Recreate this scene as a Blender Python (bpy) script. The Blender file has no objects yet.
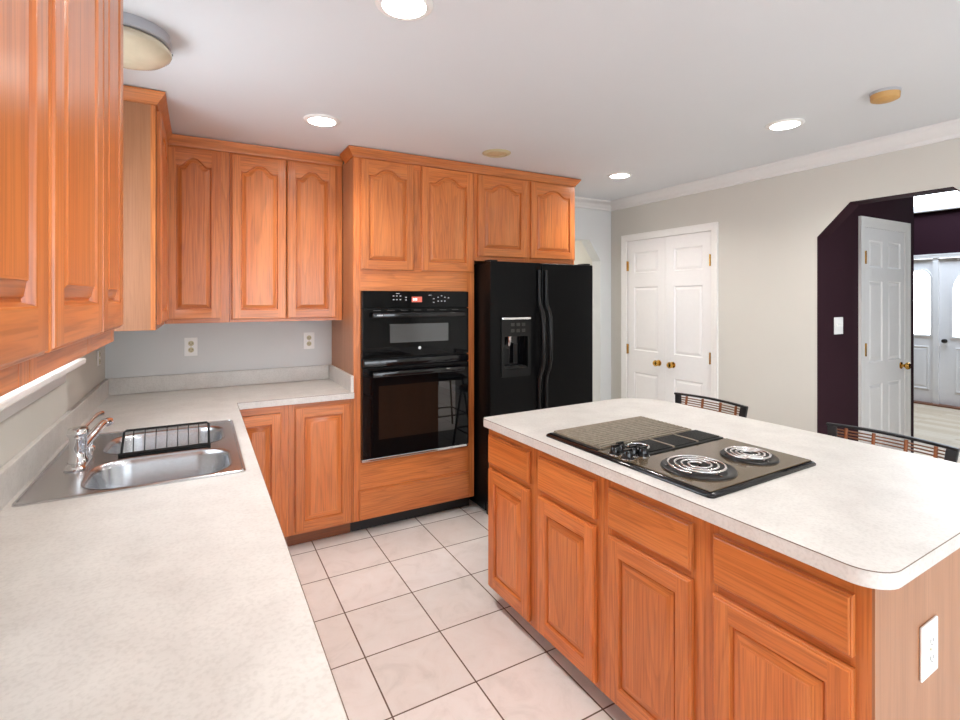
import bpy, bmesh, math, random
from mathutils import Vector, Matrix
from mathutils.geometry import tessellate_polygon

PI = math.pi
R = math.radians
SC = bpy.context.scene
COL = SC.collection
random.seed(7)

# ------------------------------------------------------------------ camera
CAM_H = 1.50
cam_d = bpy.data.cameras.new('camera')
cam = bpy.data.objects.new('camera', cam_d)
COL.objects.link(cam)
cam.location = (0, 0, CAM_H)
cam.rotation_euler = (R(90), 0, -R(29.116))
cam_d.sensor_fit = 'HORIZONTAL'
cam_d.sensor_width = 36.0
cam_d.lens = 502.3 * 36.0 / 960.0
cam_d.shift_y = -(360.0 - 298.2) / 960.0
cam_d.clip_start = 0.05
SC.camera = cam

# ------------------------------------------------------------------ view + world
SC.view_settings.view_transform = 'Standard'
SC.view_settings.look = 'None'
SC.view_settings.gamma = 1.0
SC.view_settings.use_curve_mapping = False
SC.view_settings.exposure = 0.81
SC.cycles.use_denoising = True
SC.cycles.max_bounces = 10
SC.cycles.diffuse_bounces = 6
SC.cycles.glossy_bounces = 5
SC.cycles.transparent_max_bounces = 12
SC.cycles.sample_clamp_indirect = 6.0
SC.cycles.caustics_reflective = False
SC.cycles.caustics_refractive = False

world = bpy.data.worlds.new('sky')
SC.world = world
world.use_nodes = True
bg = world.node_tree.nodes['Background']
bg.inputs[0].default_value = (0.86, 0.93, 1.0, 1)
bg.inputs[1].default_value = 4.9


def area(name, loc, rot, sx, sy, power, col):
    d = bpy.data.lights.new(name, 'AREA')
    d.shape = 'RECTANGLE'
    d.size, d.size_y = sx, sy
    d.energy = power
    d.color = col
    o = bpy.data.objects.new(name, d)
    COL.objects.link(o)
    o.location = loc
    o.rotation_euler = rot
    return o


LAMP_E = 14.0
SPOT_W = 36.0
# daylight comes from the sky through window openings, some of them invented; portals only guide its sampling


def portal(name, loc, rot, sx, sy):
    area(name, loc, rot, sx, sy, 1.0, (1, 1, 1)).data.cycles.is_portal = True


portal('portal_added_patio_door', (1.25, -3.13, 1.08), (R(90), 0, 0), 2.1, 2.1)
portal('portal_sink_window', (-0.63, 2.12, 1.67), (R(90), 0, -R(90)), 0.94, 0.86)
portal('portal_added_side_window', (-0.63, -1.6, 1.5), (R(90), 0, -R(90)), 1.5, 1.2)
portal('portal_foyer_window', (9.15, 2.68, 3.2), (R(90), 0, R(90)), 2.1, 0.8)
portal('portal_added_hall_window', (4.35, -0.71, 1.48), (R(90), 0, 0), 0.88, 1.13)
area('foyer_fill', (8.0, 2.4, 3.88), (0, 0, 0), 1.2, 2.5, 100, (0.72, 0.84, 1.0))  # added fill panel brightening the foyer, no skylight is built
area('passage_fill', (2.6, 5.2, 2.44), (0, 0, 0), 0.6, 0.6, 20, (1.0, 0.97, 0.92))  # added fill for the passage, without any fixture


# ------------------------------------------------------------------ materials
def new_mat(name):
    m = bpy.data.materials.new(name)
    m.use_nodes = True
    nt = m.node_tree
    return m, nt, nt.nodes['Principled BSDF']


def nd(nt, t, **kw):
    n = nt.nodes.new(t)
    for k, v in kw.items():
        setattr(n, k, v)
    return n


def ramp(nt, stops):
    n = nt.nodes.new('ShaderNodeValToRGB')
    e = n.color_ramp.elements
    while len(e) < len(stops):
        e.new(0.5)
    for i, (p, c) in enumerate(stops):
        e[i].position = p
        e[i].color = (*c, 1) if len(c) == 3 else c
    return n


def srgb(r, g, b):
    def f(v):
        v /= 255.0
        return v / 12.92 if v <= 0.04045 else ((v + 0.055) / 1.055) ** 2.4
    return (f(r), f(g), f(b))


def plain(name, col, rough=0.5, metal=0.0, spec=0.5, noise=0.0, nscale=30, bump=0.0, bscale=200, emit=None, estr=0.0, coat=0.0):
    m, nt, b = new_mat(name)
    b.inputs['Roughness'].default_value = rough
    b.inputs['Metallic'].default_value = metal
    b.inputs['Specular IOR Level'].default_value = spec
    b.inputs['Coat Weight'].default_value = coat
    b.inputs['Coat Roughness'].default_value = 0.08
    tc = nd(nt, 'ShaderNodeTexCoord')
    nz = nd(nt, 'ShaderNodeTexNoise')
    nz.inputs['Scale'].default_value = nscale
    nz.inputs['Detail'].default_value = 4
    nt.links.new(tc.outputs['Object'], nz.inputs['Vector'])
    a = max(noise, 0.01)
    rp = ramp(nt, [(0.3, tuple(c * (1 - a) for c in col)), (0.7, tuple(min(1, c * (1 + a)) for c in col))])
    nt.links.new(nz.outputs['Fac'], rp.inputs[0])
    nt.links.new(rp.outputs[0], b.inputs['Base Color'])
    if bump > 0:
        n2 = nd(nt, 'ShaderNodeTexNoise')
        n2.inputs['Scale'].default_value = bscale
        nt.links.new(tc.outputs['Object'], n2.inputs['Vector'])
        bp = nd(nt, 'ShaderNodeBump')
        bp.inputs['Strength'].default_value = bump
        bp.inputs['Distance'].default_value = 0.002
        nt.links.new(n2.outputs['Fac'], bp.inputs['Height'])
        nt.links.new(bp.outputs[0], b.inputs['Normal'])
    if emit:
        b.inputs['Emission Color'].default_value = (*emit, 1)
        b.inputs['Emission Strength'].default_value = estr
    return m


def oak(name, axis, light, mid, dark, rough=0.30, contrast=1.0):
    """flat sawn oak, grain running along axis"""
    m, nt, b = new_mat(name)
    L = nt.links.new
    tc = nd(nt, 'ShaderNodeTexCoord')
    oi = nd(nt, 'ShaderNodeObjectInfo')
    mul = nd(nt, 'ShaderNodeVectorMath', operation='MULTIPLY_ADD')
    mul.inputs[1].default_value = (13.7, 9.3, 21.1)
    cmb = nd(nt, 'ShaderNodeCombineXYZ')
    for i in range(3):
        L(oi.outputs['Random'], cmb.inputs[i])
    L(cmb.outputs[0], mul.inputs[0])
    L(tc.outputs['Object'], mul.inputs[2])

    def mapped(s_across, s_along):
        mp = nd(nt, 'ShaderNodeMapping')
        sc = [s_across] * 3
        sc['XYZ'.index(axis)] = s_along
        mp.inputs['Scale'].default_value = sc
        L(mul.outputs[0], mp.inputs['Vector'])
        return mp
    n1 = nd(nt, 'ShaderNodeTexNoise')
    n1.inputs['Scale'].default_value = 1.0
    n1.inputs['Detail'].default_value = 1.5
    n1.inputs['Distortion'].default_value = 0.0
    L(mapped(8, 0.55).outputs[0], n1.inputs['Vector'])
    k = nd(nt, 'ShaderNodeMath', operation='MULTIPLY')
    k.inputs[1].default_value = 15.0
    L(n1.outputs['Fac'], k.inputs[0])
    fr = nd(nt, 'ShaderNodeMath', operation='FRACT')
    L(k.outputs[0], fr.inputs[0])
    rr = ramp(nt, [(0.0, (0, 0, 0)), (0.55, (0.25,) * 3), (0.9, (1, 1, 1)), (1.0, (0, 0, 0))])
    L(fr.outputs[0], rr.inputs[0])
    n2 = nd(nt, 'ShaderNodeTexNoise')
    n2.inputs['Scale'].default_value = 1.0
    n2.inputs['Detail'].default_value = 5
    L(mapped(190, 5).outputs[0], n2.inputs['Vector'])
    n3 = nd(nt, 'ShaderNodeTexNoise')
    n3.inputs['Scale'].default_value = 1.0
    n3.inputs['Detail'].default_value = 3
    L(mapped(14, 1.1).outputs[0], n3.inputs['Vector'])
    base = ramp(nt, [(0.3, mid), (0.72, light)])
    L(n3.outputs['Fac'], base.inputs[0])
    mx = nd(nt, 'ShaderNodeMix', data_type='RGBA')
    s = nd(nt, 'ShaderNodeMath', operation='MULTIPLY')
    s.inputs[1].default_value = 0.27 * contrast
    L(rr.outputs[0], s.inputs[0])
    L(s.outputs[0], mx.inputs[0])
    L(base.outputs[0], mx.inputs[6])
    mx.inputs[7].default_value = (*dark, 1)
    pores = ramp(nt, [(0.36, (0.62, 0.58, 0.55)), (0.55, (1, 1, 1))])
    L(n2.outputs['Fac'], pores.inputs[0])
    mp2 = nd(nt, 'ShaderNodeMix', data_type='RGBA', blend_type='MULTIPLY')
    mp2.inputs[0].default_value = 0.62 * contrast
    L(mx.outputs[2], mp2.inputs[6])
    L(pores.outputs[0], mp2.inputs[7])
    # board to board tone
    hv = nd(nt, 'ShaderNodeHueSaturation')
    mr = nd(nt, 'ShaderNodeMapRange')
    mr.inputs['To Min'].default_value = 0.90
    mr.inputs['To Max'].default_value = 1.10
    L(oi.outputs['Random'], mr.inputs['Value'])
    L(mr.outputs[0], hv.inputs['Value'])
    L(mp2.outputs[2], hv.inputs['Color'])
    L(hv.outputs[0], b.inputs['Base Color'])
    b.inputs['Roughness'].default_value = rough
    b.inputs['Coat Weight'].default_value = 0.15
    b.inputs['Coat Roughness'].default_value = 0.15
    return m


OL, OM, OD = srgb(216, 133, 72), srgb(201, 113, 54), srgb(136, 64, 26)
OAK_V = oak('oak_vertical', 'Z', OL, OM, OD)
OAK_H = oak('oak_horizontal', 'X', OL, OM, OD)
OAK_Y = oak('oak_depth', 'Y', OL, OM, OD)
VEN_V = oak('oak_veneer', 'Z', srgb(178, 124, 88), srgb(164, 110, 74), srgb(132, 84, 54), rough=0.4, contrast=0.5)
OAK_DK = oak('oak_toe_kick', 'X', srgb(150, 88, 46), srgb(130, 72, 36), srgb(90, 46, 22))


def laminate():
    m, nt, b = new_mat('speckled_laminate')
    L = nt.links.new
    tc = nd(nt, 'ShaderNodeTexCoord')
    n1 = nd(nt, 'ShaderNodeTexNoise')
    n1.inputs['Scale'].default_value = 9
    n1.inputs['Detail'].default_value = 5
    L(tc.outputs['Object'], n1.inputs['Vector'])
    r1 = ramp(nt, [(0.3, srgb(202, 198, 193)), (0.7, srgb(215, 212, 207))])
    L(n1.outputs['Fac'], r1.inputs[0])
    n2 = nd(nt, 'ShaderNodeTexNoise')
    n2.inputs['Scale'].default_value = 120
    n2.inputs['Detail'].default_value = 3
    L(tc.outputs['Object'], n2.inputs['Vector'])
    r2 = ramp(nt, [(0.33, (0.84, 0.83, 0.82)), (0.55, (1, 1, 1))])
    L(n2.outputs['Fac'], r2.inputs[0])
    mx = nd(nt, 'ShaderNodeMix', data_type='RGBA', blend_type='MULTIPLY')
    mx.inputs[0].default_value = 0.6
    L(r1.outputs[0], mx.inputs[6])
    L(r2.outputs[0], mx.inputs[7])
    L(mx.outputs[2], b.inputs['Base Color'])
    b.inputs['Roughness'].default_value = 0.38
    return m


LAM = laminate()

TILE = 0.341
TX, TY = 0.6016, 2.747


def tile_mat():
    m, nt, b = new_mat('ceramic_floor_tile')
    L = nt.links.new
    tc = nd(nt, 'ShaderNodeTexCoord')
    mp = nd(nt, 'ShaderNodeMapping')
    mp.inputs['Location'].default_value = (-TX + 20 * TILE, -TY + 20 * TILE, 0)
    L(tc.outputs['Object'], mp.inputs['Vector'])
    br = nd(nt, 'ShaderNodeTexBrick')
    br.offset = 0.0
    br.squash = 1.0
    br.inputs['Scale'].default_value = 1.0
    br.inputs['Brick Width'].default_value = TILE
    br.inputs['Row Height'].default_value = TILE
    br.inputs['Mortar Size'].default_value = 0.0032
    br.inputs['Mortar Smooth'].default_value = 0.1
    br.inputs['Bias'].default_value = 0.0
    br.inputs['Color1'].default_value = (*srgb(232, 229, 225), 1)
    br.inputs['Color2'].default_value = (*srgb(240, 238, 236), 1)
    br.inputs['Mortar'].default_value = (*srgb(98, 78, 62), 1)
    L(mp.outputs[0], br.inputs['Vector'])
    n1 = nd(nt, 'ShaderNodeTexNoise')
    n1.inputs['Scale'].default_value = 7
    n1.inputs['Detail'].default_value = 8
    n1.inputs['Roughness'].default_value = 0.65
    n1.inputs['Distortion'].default_value = 0.8
    L(tc.outputs['Object'], n1.inputs['Vector'])
    r1 = ramp(nt, [(0.30, (0.76, 0.73, 0.70)), (0.48, (0.94, 0.91, 0.89)), (0.7, (1, 1, 1))])
    L(n1.outputs['Fac'], r1.inputs[0])
    mx = nd(nt, 'ShaderNodeMix', data_type='RGBA', blend_type='MULTIPLY')
    mx.inputs[0].default_value = 0.62
    L(br.outputs['Color'], mx.inputs[6])
    L(r1.outputs[0], mx.inputs[7])
    L(mx.outputs[2], b.inputs['Base Color'])
    b.inputs['Roughness'].default_value = 0.33
    bp = nd(nt, 'ShaderNodeBump')
    bp.inputs['Strength'].default_value = 0.35
    bp.inputs['Distance'].default_value = 0.003
    bp.invert = True
    L(br.outputs['Fac'], bp.inputs['Height'])
    L(bp.outputs[0], b.inputs['Normal'])
    return m


def wood_floor_mat():
    m, nt, b = new_mat('pale_wood_floor')
    L = nt.links.new
    tc = nd(nt, 'ShaderNodeTexCoord')
    mp = nd(nt, 'ShaderNodeMapping')
    mp.inputs['Rotation'].default_value = (0, 0, R(90))
    L(tc.outputs['Object'], mp.inputs['Vector'])
    br = nd(nt, 'ShaderNodeTexBrick')
    br.inputs['Scale'].default_value = 1.0
    br.inputs['Brick Width'].default_value = 1.1
    br.inputs['Row Height'].default_value = 0.075
    br.inputs['Mortar Size'].default_value = 0.0015
    br.inputs['Color1'].default_value = (*srgb(206, 190, 166), 1)
    br.inputs['Color2'].default_value = (*srgb(190, 172, 146), 1)
    br.inputs['Mortar'].default_value = (*srgb(140, 120, 96), 1)
    L(mp.outputs[0], br.inputs['Vector'])
    L(br.outputs['Color'], b.inputs['Base Color'])
    b.inputs['Roughness'].default_value = 0.25
    return m


def glass_mat(name, tint=(1, 1, 1), amt=0.12):
    m = bpy.data.materials.new(name)
    m.use_nodes = True
    nt = m.node_tree
    nt.nodes.remove(nt.nodes['Principled BSDF'])
    out = nt.nodes['Material Output']
    t = nd(nt, 'ShaderNodeBsdfTransparent')
    t.inputs[0].default_value = (*tint, 1)
    g = nd(nt, 'ShaderNodeBsdfGlossy')
    g.inputs['Roughness'].default_value = 0.02
    lw = nd(nt, 'ShaderNodeLayerWeight')
    pw = nd(nt, 'ShaderNodeMath', operation='POWER')
    pw.inputs[1].default_value = 5.0
    nt.links.new(lw.outputs['Facing'], pw.inputs[0])
    ma = nd(nt, 'ShaderNodeMath', operation='MULTIPLY_ADD')
    ma.inputs[1].default_value = 0.55
    ma.inputs[2].default_value = 0.03
    nt.links.new(pw.outputs[0], ma.inputs[0])
    mx = nd(nt, 'ShaderNodeMixShader')
    nt.links.new(ma.outputs[0], mx.inputs[0])
    nt.links.new(t.outputs[0], mx.inputs[1])
    nt.links.new(g.outputs[0], mx.inputs[2])
    nt.links.new(mx.outputs[0], out.inputs[0])
    return m


M = dict(
    wall=plain('warm_grey_wall_paint', srgb(206, 203, 195), 0.75, noise=0.01, nscale=3, bump=0.06, bscale=150),
    wall_cool=plain('cool_grey_wall_paint', srgb(212, 214, 214), 0.75, noise=0.01, nscale=3, bump=0.06, bscale=150),
    ceil=plain('ceiling_paint', srgb(214, 216, 219), 0.85, noise=0.01, nscale=2),
    cornice=plain('cornice_paint', srgb(222, 220, 218), 0.6, noise=0.01),
    white=plain('white_trim_paint', srgb(236, 234, 231), 0.4, noise=0.01),
    doorwhite=plain('white_door_paint', srgb(236, 234, 233), 0.38, noise=0.01),
    dark=plain('dark_plum_wall_paint', srgb(47, 25, 33), 0.7, spec=0.15, noise=0.03, nscale=4),
    maroon=plain('maroon_wall_paint', srgb(36, 12, 22), 0.7, spec=0.15, noise=0.03, nscale=4),
    brass=plain('brass', srgb(205, 160, 80), 0.22, metal=1.0, noise=0.03),
    pewter=plain('dark_pewter', srgb(80, 78, 76), 0.3, metal=1.0),
    black_gloss=plain('black_glass_enamel', (0.006, 0.006, 0.007), 0.06, noise=0.02, spec=0.5),
    black_oven=plain('black_oven_glass', (0.003, 0.003, 0.0035), 0.03, spec=0.2),
    oven_window=plain('oven_window_glass', (0.012, 0.008, 0.006), 0.02, spec=0.7),
    mw_window=plain('grey_screened_window', (0.06, 0.063, 0.066), 0.05, spec=1.0),
    black_satin=plain('black_satin', (0.006, 0.006, 0.006), 0.35, spec=0.3, noise=0.05),
    black_tex=plain('black_textured_steel', (0.004, 0.004, 0.0043), 0.3, spec=0.14, noise=0.05, bump=0.25, bscale=420),
    black_matte=plain('black_matte', (0.012, 0.012, 0.012), 0.6),
    cook=plain('smoky_brown_glass', srgb(90, 76, 58), 0.12, spec=0.5, noise=0.02),
    grate=plain('grey_grill_iron', srgb(150, 138, 122), 0.4, metal=0.2, noise=0.15, nscale=60),
    chrome=plain('chrome', (0.82, 0.82, 0.83), 0.08, metal=1.0),
    bowl=plain('black_porcelain_bowl', (0.008, 0.008, 0.008), 0.3, spec=0.3),
    coil=plain('coil_element', srgb(205, 203, 202), 0.25, metal=0.9),
    steel=plain('brushed_stainless', (0.60, 0.60, 0.61), 0.24, metal=1.0, noise=0.03, nscale=80),
    steel_dk=plain('stainless_basin', (0.56, 0.58, 0.61), 0.27, metal=1.0, noise=0.04, nscale=80),
    plate=plain('white_plastic', srgb(240, 239, 236), 0.35),
    ivory=plain('ivory_plastic', srgb(196, 186, 150), 0.4),
    seam=plain('laminate_seam', srgb(110, 88, 72), 0.6),
    slot=plain('dark_slot', (0.02, 0.018, 0.015), 0.6),
    yellowed=plain('yellowed_plastic', srgb(196, 152, 92), 0.5, noise=0.05),
    amber=plain('bulb_recess', srgb(196, 176, 138), 0.5, noise=0.1),
    alabaster=plain('alabaster_glass', srgb(196, 184, 160), 0.15, noise=0.10, nscale=14, spec=0.6),
    nickel=plain('painted_fixture_pan', srgb(176, 178, 184), 0.3, metal=0.3),
    lamp=plain('lamp_lens', (1, 1, 1), 0.5, emit=(1.0, 0.96, 0.91), estr=LAMP_E),
    rattan=plain('rattan', srgb(146, 84, 44), 0.5, noise=0.15, nscale=80),
    rod=plain('dark_brown_rod', srgb(128, 80, 48), 0.4, noise=0.15, nscale=60),
    frame_blk=plain('black_iron_frame', (0.012, 0.012, 0.013), 0.4),
    legend=plain('panel_legend', srgb(210, 212, 216), 0.5),
    display=plain('red_display', (0.25, 0.04, 0.03), 0.3, emit=(1.0, 0.22, 0.14), estr=0.35),
    digits=plain('display_digits', (0.8, 0.7, 0.7), 0.3, emit=(1.0, 0.8, 0.8), estr=0.9),
    door_edge=plain('threshold_wood', srgb(110, 66, 40), 0.5, noise=0.1),
    glass=glass_mat('window_glass'),
    tile=tile_mat(), woodfloor=wood_floor_mat(),
)


# ------------------------------------------------------------------ mesh builder
class MB:
    def __init__(s):
        s.v, s.f, s.m = [], [], []

    def add(s, vs, fs, m=0):
        o = len(s.v)
        s.v += [tuple(p) for p in vs]
        for f in fs:
            s.f.append([i + o for i in f])
            s.m.append(m)
        return s

    def box(s, x0, x1, y0, y1, z0, z1, m=0):
        vs = [(x, y, z) for x in (x0, x1) for y in (y0, y1) for z in (z0, z1)]
        return s.add(vs, [(0, 1, 3, 2), (4, 6, 7, 5), (0, 4, 5, 1), (2, 3, 7, 6), (0, 2, 6, 4), (1, 5, 7, 3)], m)

    def rbox(s, x0, x1, y0, y1, z0, z1, r=0.003, seg=2, m=0):
        bm = bmesh.new()
        bmesh.ops.create_cube(bm, size=1.0)
        for v in bm.verts:
            v.co = Vector(((x0 + x1) / 2 + v.co.x * (x1 - x0), (y0 + y1) / 2 + v.co.y * (y1 - y0), (z0 + z1) / 2 + v.co.z * (z1 - z0)))
        bmesh.ops.bevel(bm, geom=list(bm.edges), offset=r, segments=seg, profile=0.5, affect='EDGES')
        bm.verts.index_update()
        s.add([v.co.copy() for v in bm.verts], [[v.index for v in f.verts] for f in bm.faces], m)
        bm.free()
        return s

    def tube(s, pts, r, n=10, closed=False, m=0, cap=True):
        pts = [Vector(p) for p in pts]
        N = len(pts)
        rs = r if isinstance(r, (list, tuple)) else [r] * N
        ref = None
        rings = []
        for i, p in enumerate(pts):
            if closed:
                t = pts[(i + 1) % N] - pts[i - 1]
            else:
                t = pts[min(i + 1, N - 1)] - pts[max(i - 1, 0)]
            t.normalize()
            if ref is None:
                ref = Vector((0, 0, 1)) if abs(t.z) < 0.9 else Vector((1, 0, 0))
            a = t.cross(ref)
            if a.length < 1e-6:
                a = t.cross(Vector((0, 1, 0)))
            a.normalize()
            b = a.cross(t).normalized()
            ref = b
            rings.append([p + (a * math.cos(2 * PI * k / n) + b * math.sin(2 * PI * k / n)) * rs[i] for k in range(n)])
        vs = [q for rg in rings for q in rg]
        fs = []
        for i in range(N if closed else N - 1):
            j = (i + 1) % N
            for k in range(n):
                k2 = (k + 1) % n
                fs.append((i * n + k, i * n + k2, j * n + k2, j * n + k))
        if not closed and cap:
            fs.append(tuple(range(n)))
            fs.append(tuple((N - 1) * n + k for k in reversed(range(n))))
        return s.add(vs, fs, m)

    def lathe(s, prof, c=(0, 0, 0), axis='Z', n=32, m=0, flip=False):
        """profile of (radius, height) along axis"""
        c = Vector(c)
        vs, fs = [], []
        for r_, h in prof:
            for k in range(n):
                a = 2 * PI * k / n
                u, w = r_ * math.cos(a), r_ * math.sin(a)
                p = {'Z': (u, w, h), 'Y': (w, h, u), 'X': (h, u, w)}[axis]
                vs.append(c + Vector(p))
        for i in range(len(prof) - 1):
            for k in range(n):
                k2 = (k + 1) % n
                fs.append((i * n + k, i * n + k2, (i + 1) * n + k2, (i + 1) * n + k))
        if prof[0][0] > 1e-5 and abs(prof[0][0] - prof[-1][0]) < 1e-9:
            j = (len(prof) - 1) * n
            for k in range(n):
                k2 = (k + 1) % n
                fs.append((j + k, j + k2, k2, k))
            return s.add(vs, fs, m)
        if prof[0][0] > 1e-5:
            fs.append(tuple(reversed(range(n))))
        if prof[-1][0] > 1e-5:
            fs.append(tuple((len(prof) - 1) * n + k for k in range(n)))
        return s.add(vs, fs, m)

    def loft(s, loops, m=0, cap_first=False, cap_last=True, mk=None):
        n = len(loops[0])
        vs = [p for l in loops for p in l]
        fs = []
        for i in range(len(loops) - 1):
            for k in range(n):
                k2 = (k + 1) % n
                fs.append((i * n + k, i * n + k2, (i + 1) * n + k2, (i + 1) * n + k))
        if cap_first:
            fs.append(tuple(reversed(range(n))))
        if cap_last:
            fs.append(tuple((len(loops) - 1) * n + k for k in range(n)))
        s.add(vs, fs, m)
        if mk:      # material per side of the loop
            base = len(s.m) - len(fs)
            for q in range((len(loops) - 1) * n):
                s.m[base + q] = mk(q % n, n)
        return s

    def polyext(s, loops, fn, t0, t1, m=0, mside=None):
        """outline with holes in 2-D, extruded from t0 to t1; fn(u, v, t) -> point"""
        mside = m if mside is None else mside
        flat = [p for l in loops for p in l]
        tris = tessellate_polygon([[Vector((p[0], p[1], 0)) for p in l] for l in loops])
        n = len(flat)
        vs = [fn(p[0], p[1], t0) for p in flat] + [fn(p[0], p[1], t1) for p in flat]
        s.add(vs, [tuple(t) for t in tris] + [tuple(i + n for i in reversed(t)) for t in tris], m)
        o = len(s.v) - 2 * n
        k = 0
        for l in loops:
            for i in range(len(l)):
                a, b = k + i, k + (i + 1) % len(l)
                s.f.append([o + a, o + b, o + n + b, o + n + a])
                s.m.append(mside)
            k += len(l)
        return s

    def cells(s, xs, ys, occ, z0, z1, m=0):
        """plan made of grid cells, one closed solid"""
        nx, ny = len(xs), len(ys)
        vid = {}

        def V(i, j, k):
            if (i, j, k) not in vid:
                vid[(i, j, k)] = len(s.v)
                s.v.append((xs[i], ys[j], (z0, z1)[k]))
            return vid[(i, j, k)]

        def O(i, j):
            return 0 <= i < nx - 1 and 0 <= j < ny - 1 and occ(i, j)

        def F(*f):
            s.f.append(list(f))
            s.m.append(m)
        for i in range(nx - 1):
            for j in range(ny - 1):
                if not O(i, j):
                    continue
                F(V(i, j, 1), V(i + 1, j, 1), V(i + 1, j + 1, 1), V(i, j + 1, 1))
                F(V(i, j, 0), V(i, j + 1, 0), V(i + 1, j + 1, 0), V(i + 1, j, 0))
                if not O(i - 1, j):
                    F(V(i, j, 0), V(i, j, 1), V(i, j + 1, 1), V(i, j + 1, 0))
                if not O(i + 1, j):
                    F(V(i + 1, j, 0), V(i + 1, j + 1, 0), V(i + 1, j + 1, 1), V(i + 1, j, 1))
                if not O(i, j - 1):
                    F(V(i, j, 0), V(i + 1, j, 0), V(i + 1, j, 1), V(i, j, 1))
                if not O(i, j + 1):
                    F(V(i, j + 1, 0), V(i, j + 1, 1), V(i + 1, j + 1, 1), V(i + 1, j + 1, 0))
        return s

    def sweep(s, path, prof, m=0):
        """profile (outwards, z) along a plan path, outwards is to the right hand"""
        P = [Vector((p[0], p[1])) for p in path]
        loops = []
        for i, p in enumerate(P):
            d0 = (P[i] - P[i - 1]).normalized() if i > 0 else None
            d1 = (P[i + 1] - P[i]).normalized() if i < len(P) - 1 else None
            n0 = Vector((d0.y, -d0.x)) if d0 else None
            n1 = Vector((d1.y, -d1.x)) if d1 else None
            if n0 is None:
                nn, k = n1, 1.0
            elif n1 is None:
                nn, k = n0, 1.0
            else:
                nn = (n0 + n1).normalized()
                k = 1.0 / max(0.2, nn.dot(n0))
            loops.append([(p.x + nn.x * o * k, p.y + nn.y * o * k, z) for o, z in prof])
        return s.loft(loops, m, cap_first=True, cap_last=True)

    def build(s, name, mats, parent=None, loc=(0, 0, 0), rotz=0.0, smooth=None, bevel=0.0, bseg=2):
        me = bpy.data.meshes.new(name)
        me.from_pydata(s.v, [], s.f)
        for mt in (mats if isinstance(mats, (list, tuple)) else [mats]):
            me.materials.append(mt)
        me.polygons.foreach_set('material_index', s.m)
        bm = bmesh.new()
        bm.from_mesh(me)
        bmesh.ops.remove_doubles(bm, verts=bm.verts, dist=1e-6)
        bmesh.ops.recalc_face_normals(bm, faces=bm.faces)
        bm.to_mesh(me)
        bm.free()
        if smooth is not None:
            me.shade_smooth()
            me.set_sharp_from_angle(angle=R(smooth))
        me.update()
        o = bpy.data.objects.new(name, me)
        COL.objects.link(o)
        o.parent = parent
        o.location = loc
        o.rotation_euler = (0, 0, rotz)
        if bevel > 0:
            md = o.modifiers.new('bevel', 'BEVEL')
            md.width = bevel
            md.segments = bseg
            md.limit_method = 'ANGLE'
            md.angle_limit = R(40)
        if smooth is not None and smooth <= 35:
            wn = o.modifiers.new('weighted_normal', 'WEIGHTED_NORMAL')
            wn.mode = 'FACE_AREA'
            wn.weight = 100
            wn.keep_sharp = True
        return o


def tag(o, label, cat, group=None):
    o['label'] = label
    o['category'] = cat
    if group:
        o['group'] = group
    return o


def thing(name, label, cat, loc=(0, 0, 0), rotz=0.0, group=None):
    o = bpy.data.objects.new(name, None)
    o.empty_display_size = 0.1
    COL.objects.link(o)
    o.location = loc
    o.rotation_euler = (0, 0, rotz)
    return tag(o, label, cat, group)


def struct(o):
    o['kind'] = 'structure'
    return o


def arc(cx, cy, r, a0, a1, n):
    return [(cx + r * math.cos(R(a0 + (a1 - a0) * i / n)), cy + r * math.sin(R(a0 + (a1 - a0) * i / n))) for i in range(n + 1)]


def rrect(x0, x1, y0, y1, r, n=6):
    return (arc(x1 - r, y1 - r, r, 0, 90, n) + arc(x0 + r, y1 - r, r, 90, 180, n)
            + arc(x0 + r, y0 + r, r, 180, 270, n) + arc(x1 - r, y0 + r, r, 270, 360, n))


# ================================================================== THE ROOM
XL, XR, YB, YN, ZC = -0.50, 3.58, 3.74, -3.0, 2.45

# floors
struct(MB().box(XL - 0.12, XR + 0.12, YN - 0.12, 6.3, -0.05, 0).build('floor', M['tile']))
struct(MB().box(XR + 0.12, 9.3, -0.7, 6.3, -0.05, 0).build('floor_foyer', M['woodfloor']))
# ceilings
struct(MB().box(XL - 0.12, XR + 0.12, YN - 0.12, 6.3, ZC, ZC + 0.06).build('ceiling', M['ceil']))
struct(MB().box(XR + 0.12, 5.13, -0.7, 6.3, ZC, ZC + 0.06).build('ceiling_hall', M['ceil']))
struct(MB().box(5.13, 9.3, -0.7, 6.3, 3.9, 3.96).build('ceiling_foyer', M['ceil']))

# left wall, with the window over the sink
fx = lambda t0: (lambda u, v, t: (t, u, v))
fY = lambda u, v, t: (u, t, v)
fX = lambda u, v, t: (t, u, v)
struct(MB().polyext([[(YN - 0.12, 0), (YB + 0.12, 0), (YB + 0.12, ZC), (YN - 0.12, ZC)],
                     [(1.66, 1.245), (1.66, 2.1), (2.58, 2.1), (2.58, 1.245)],
                     [(-2.35, 0.9), (-2.35, 2.1), (-0.85, 2.1), (-0.85, 0.9)]], fX, XL - 0.12, XL).build('wall_left', [M['wall']]))
# back wall with the chamfered opening beside the refrigerator
struct(MB().polyext([[(XL, 0), (2.2, 0), (2.2, 1.867), (2.4, 2.067), (3.297, 2.067), (3.44, 1.867), (3.44, 0), (XR, 0), (XR, ZC), (XL, ZC)]],
                    fY, YB, YB + 0.12).build('wall_back', [M['wall_cool']]))
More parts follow.
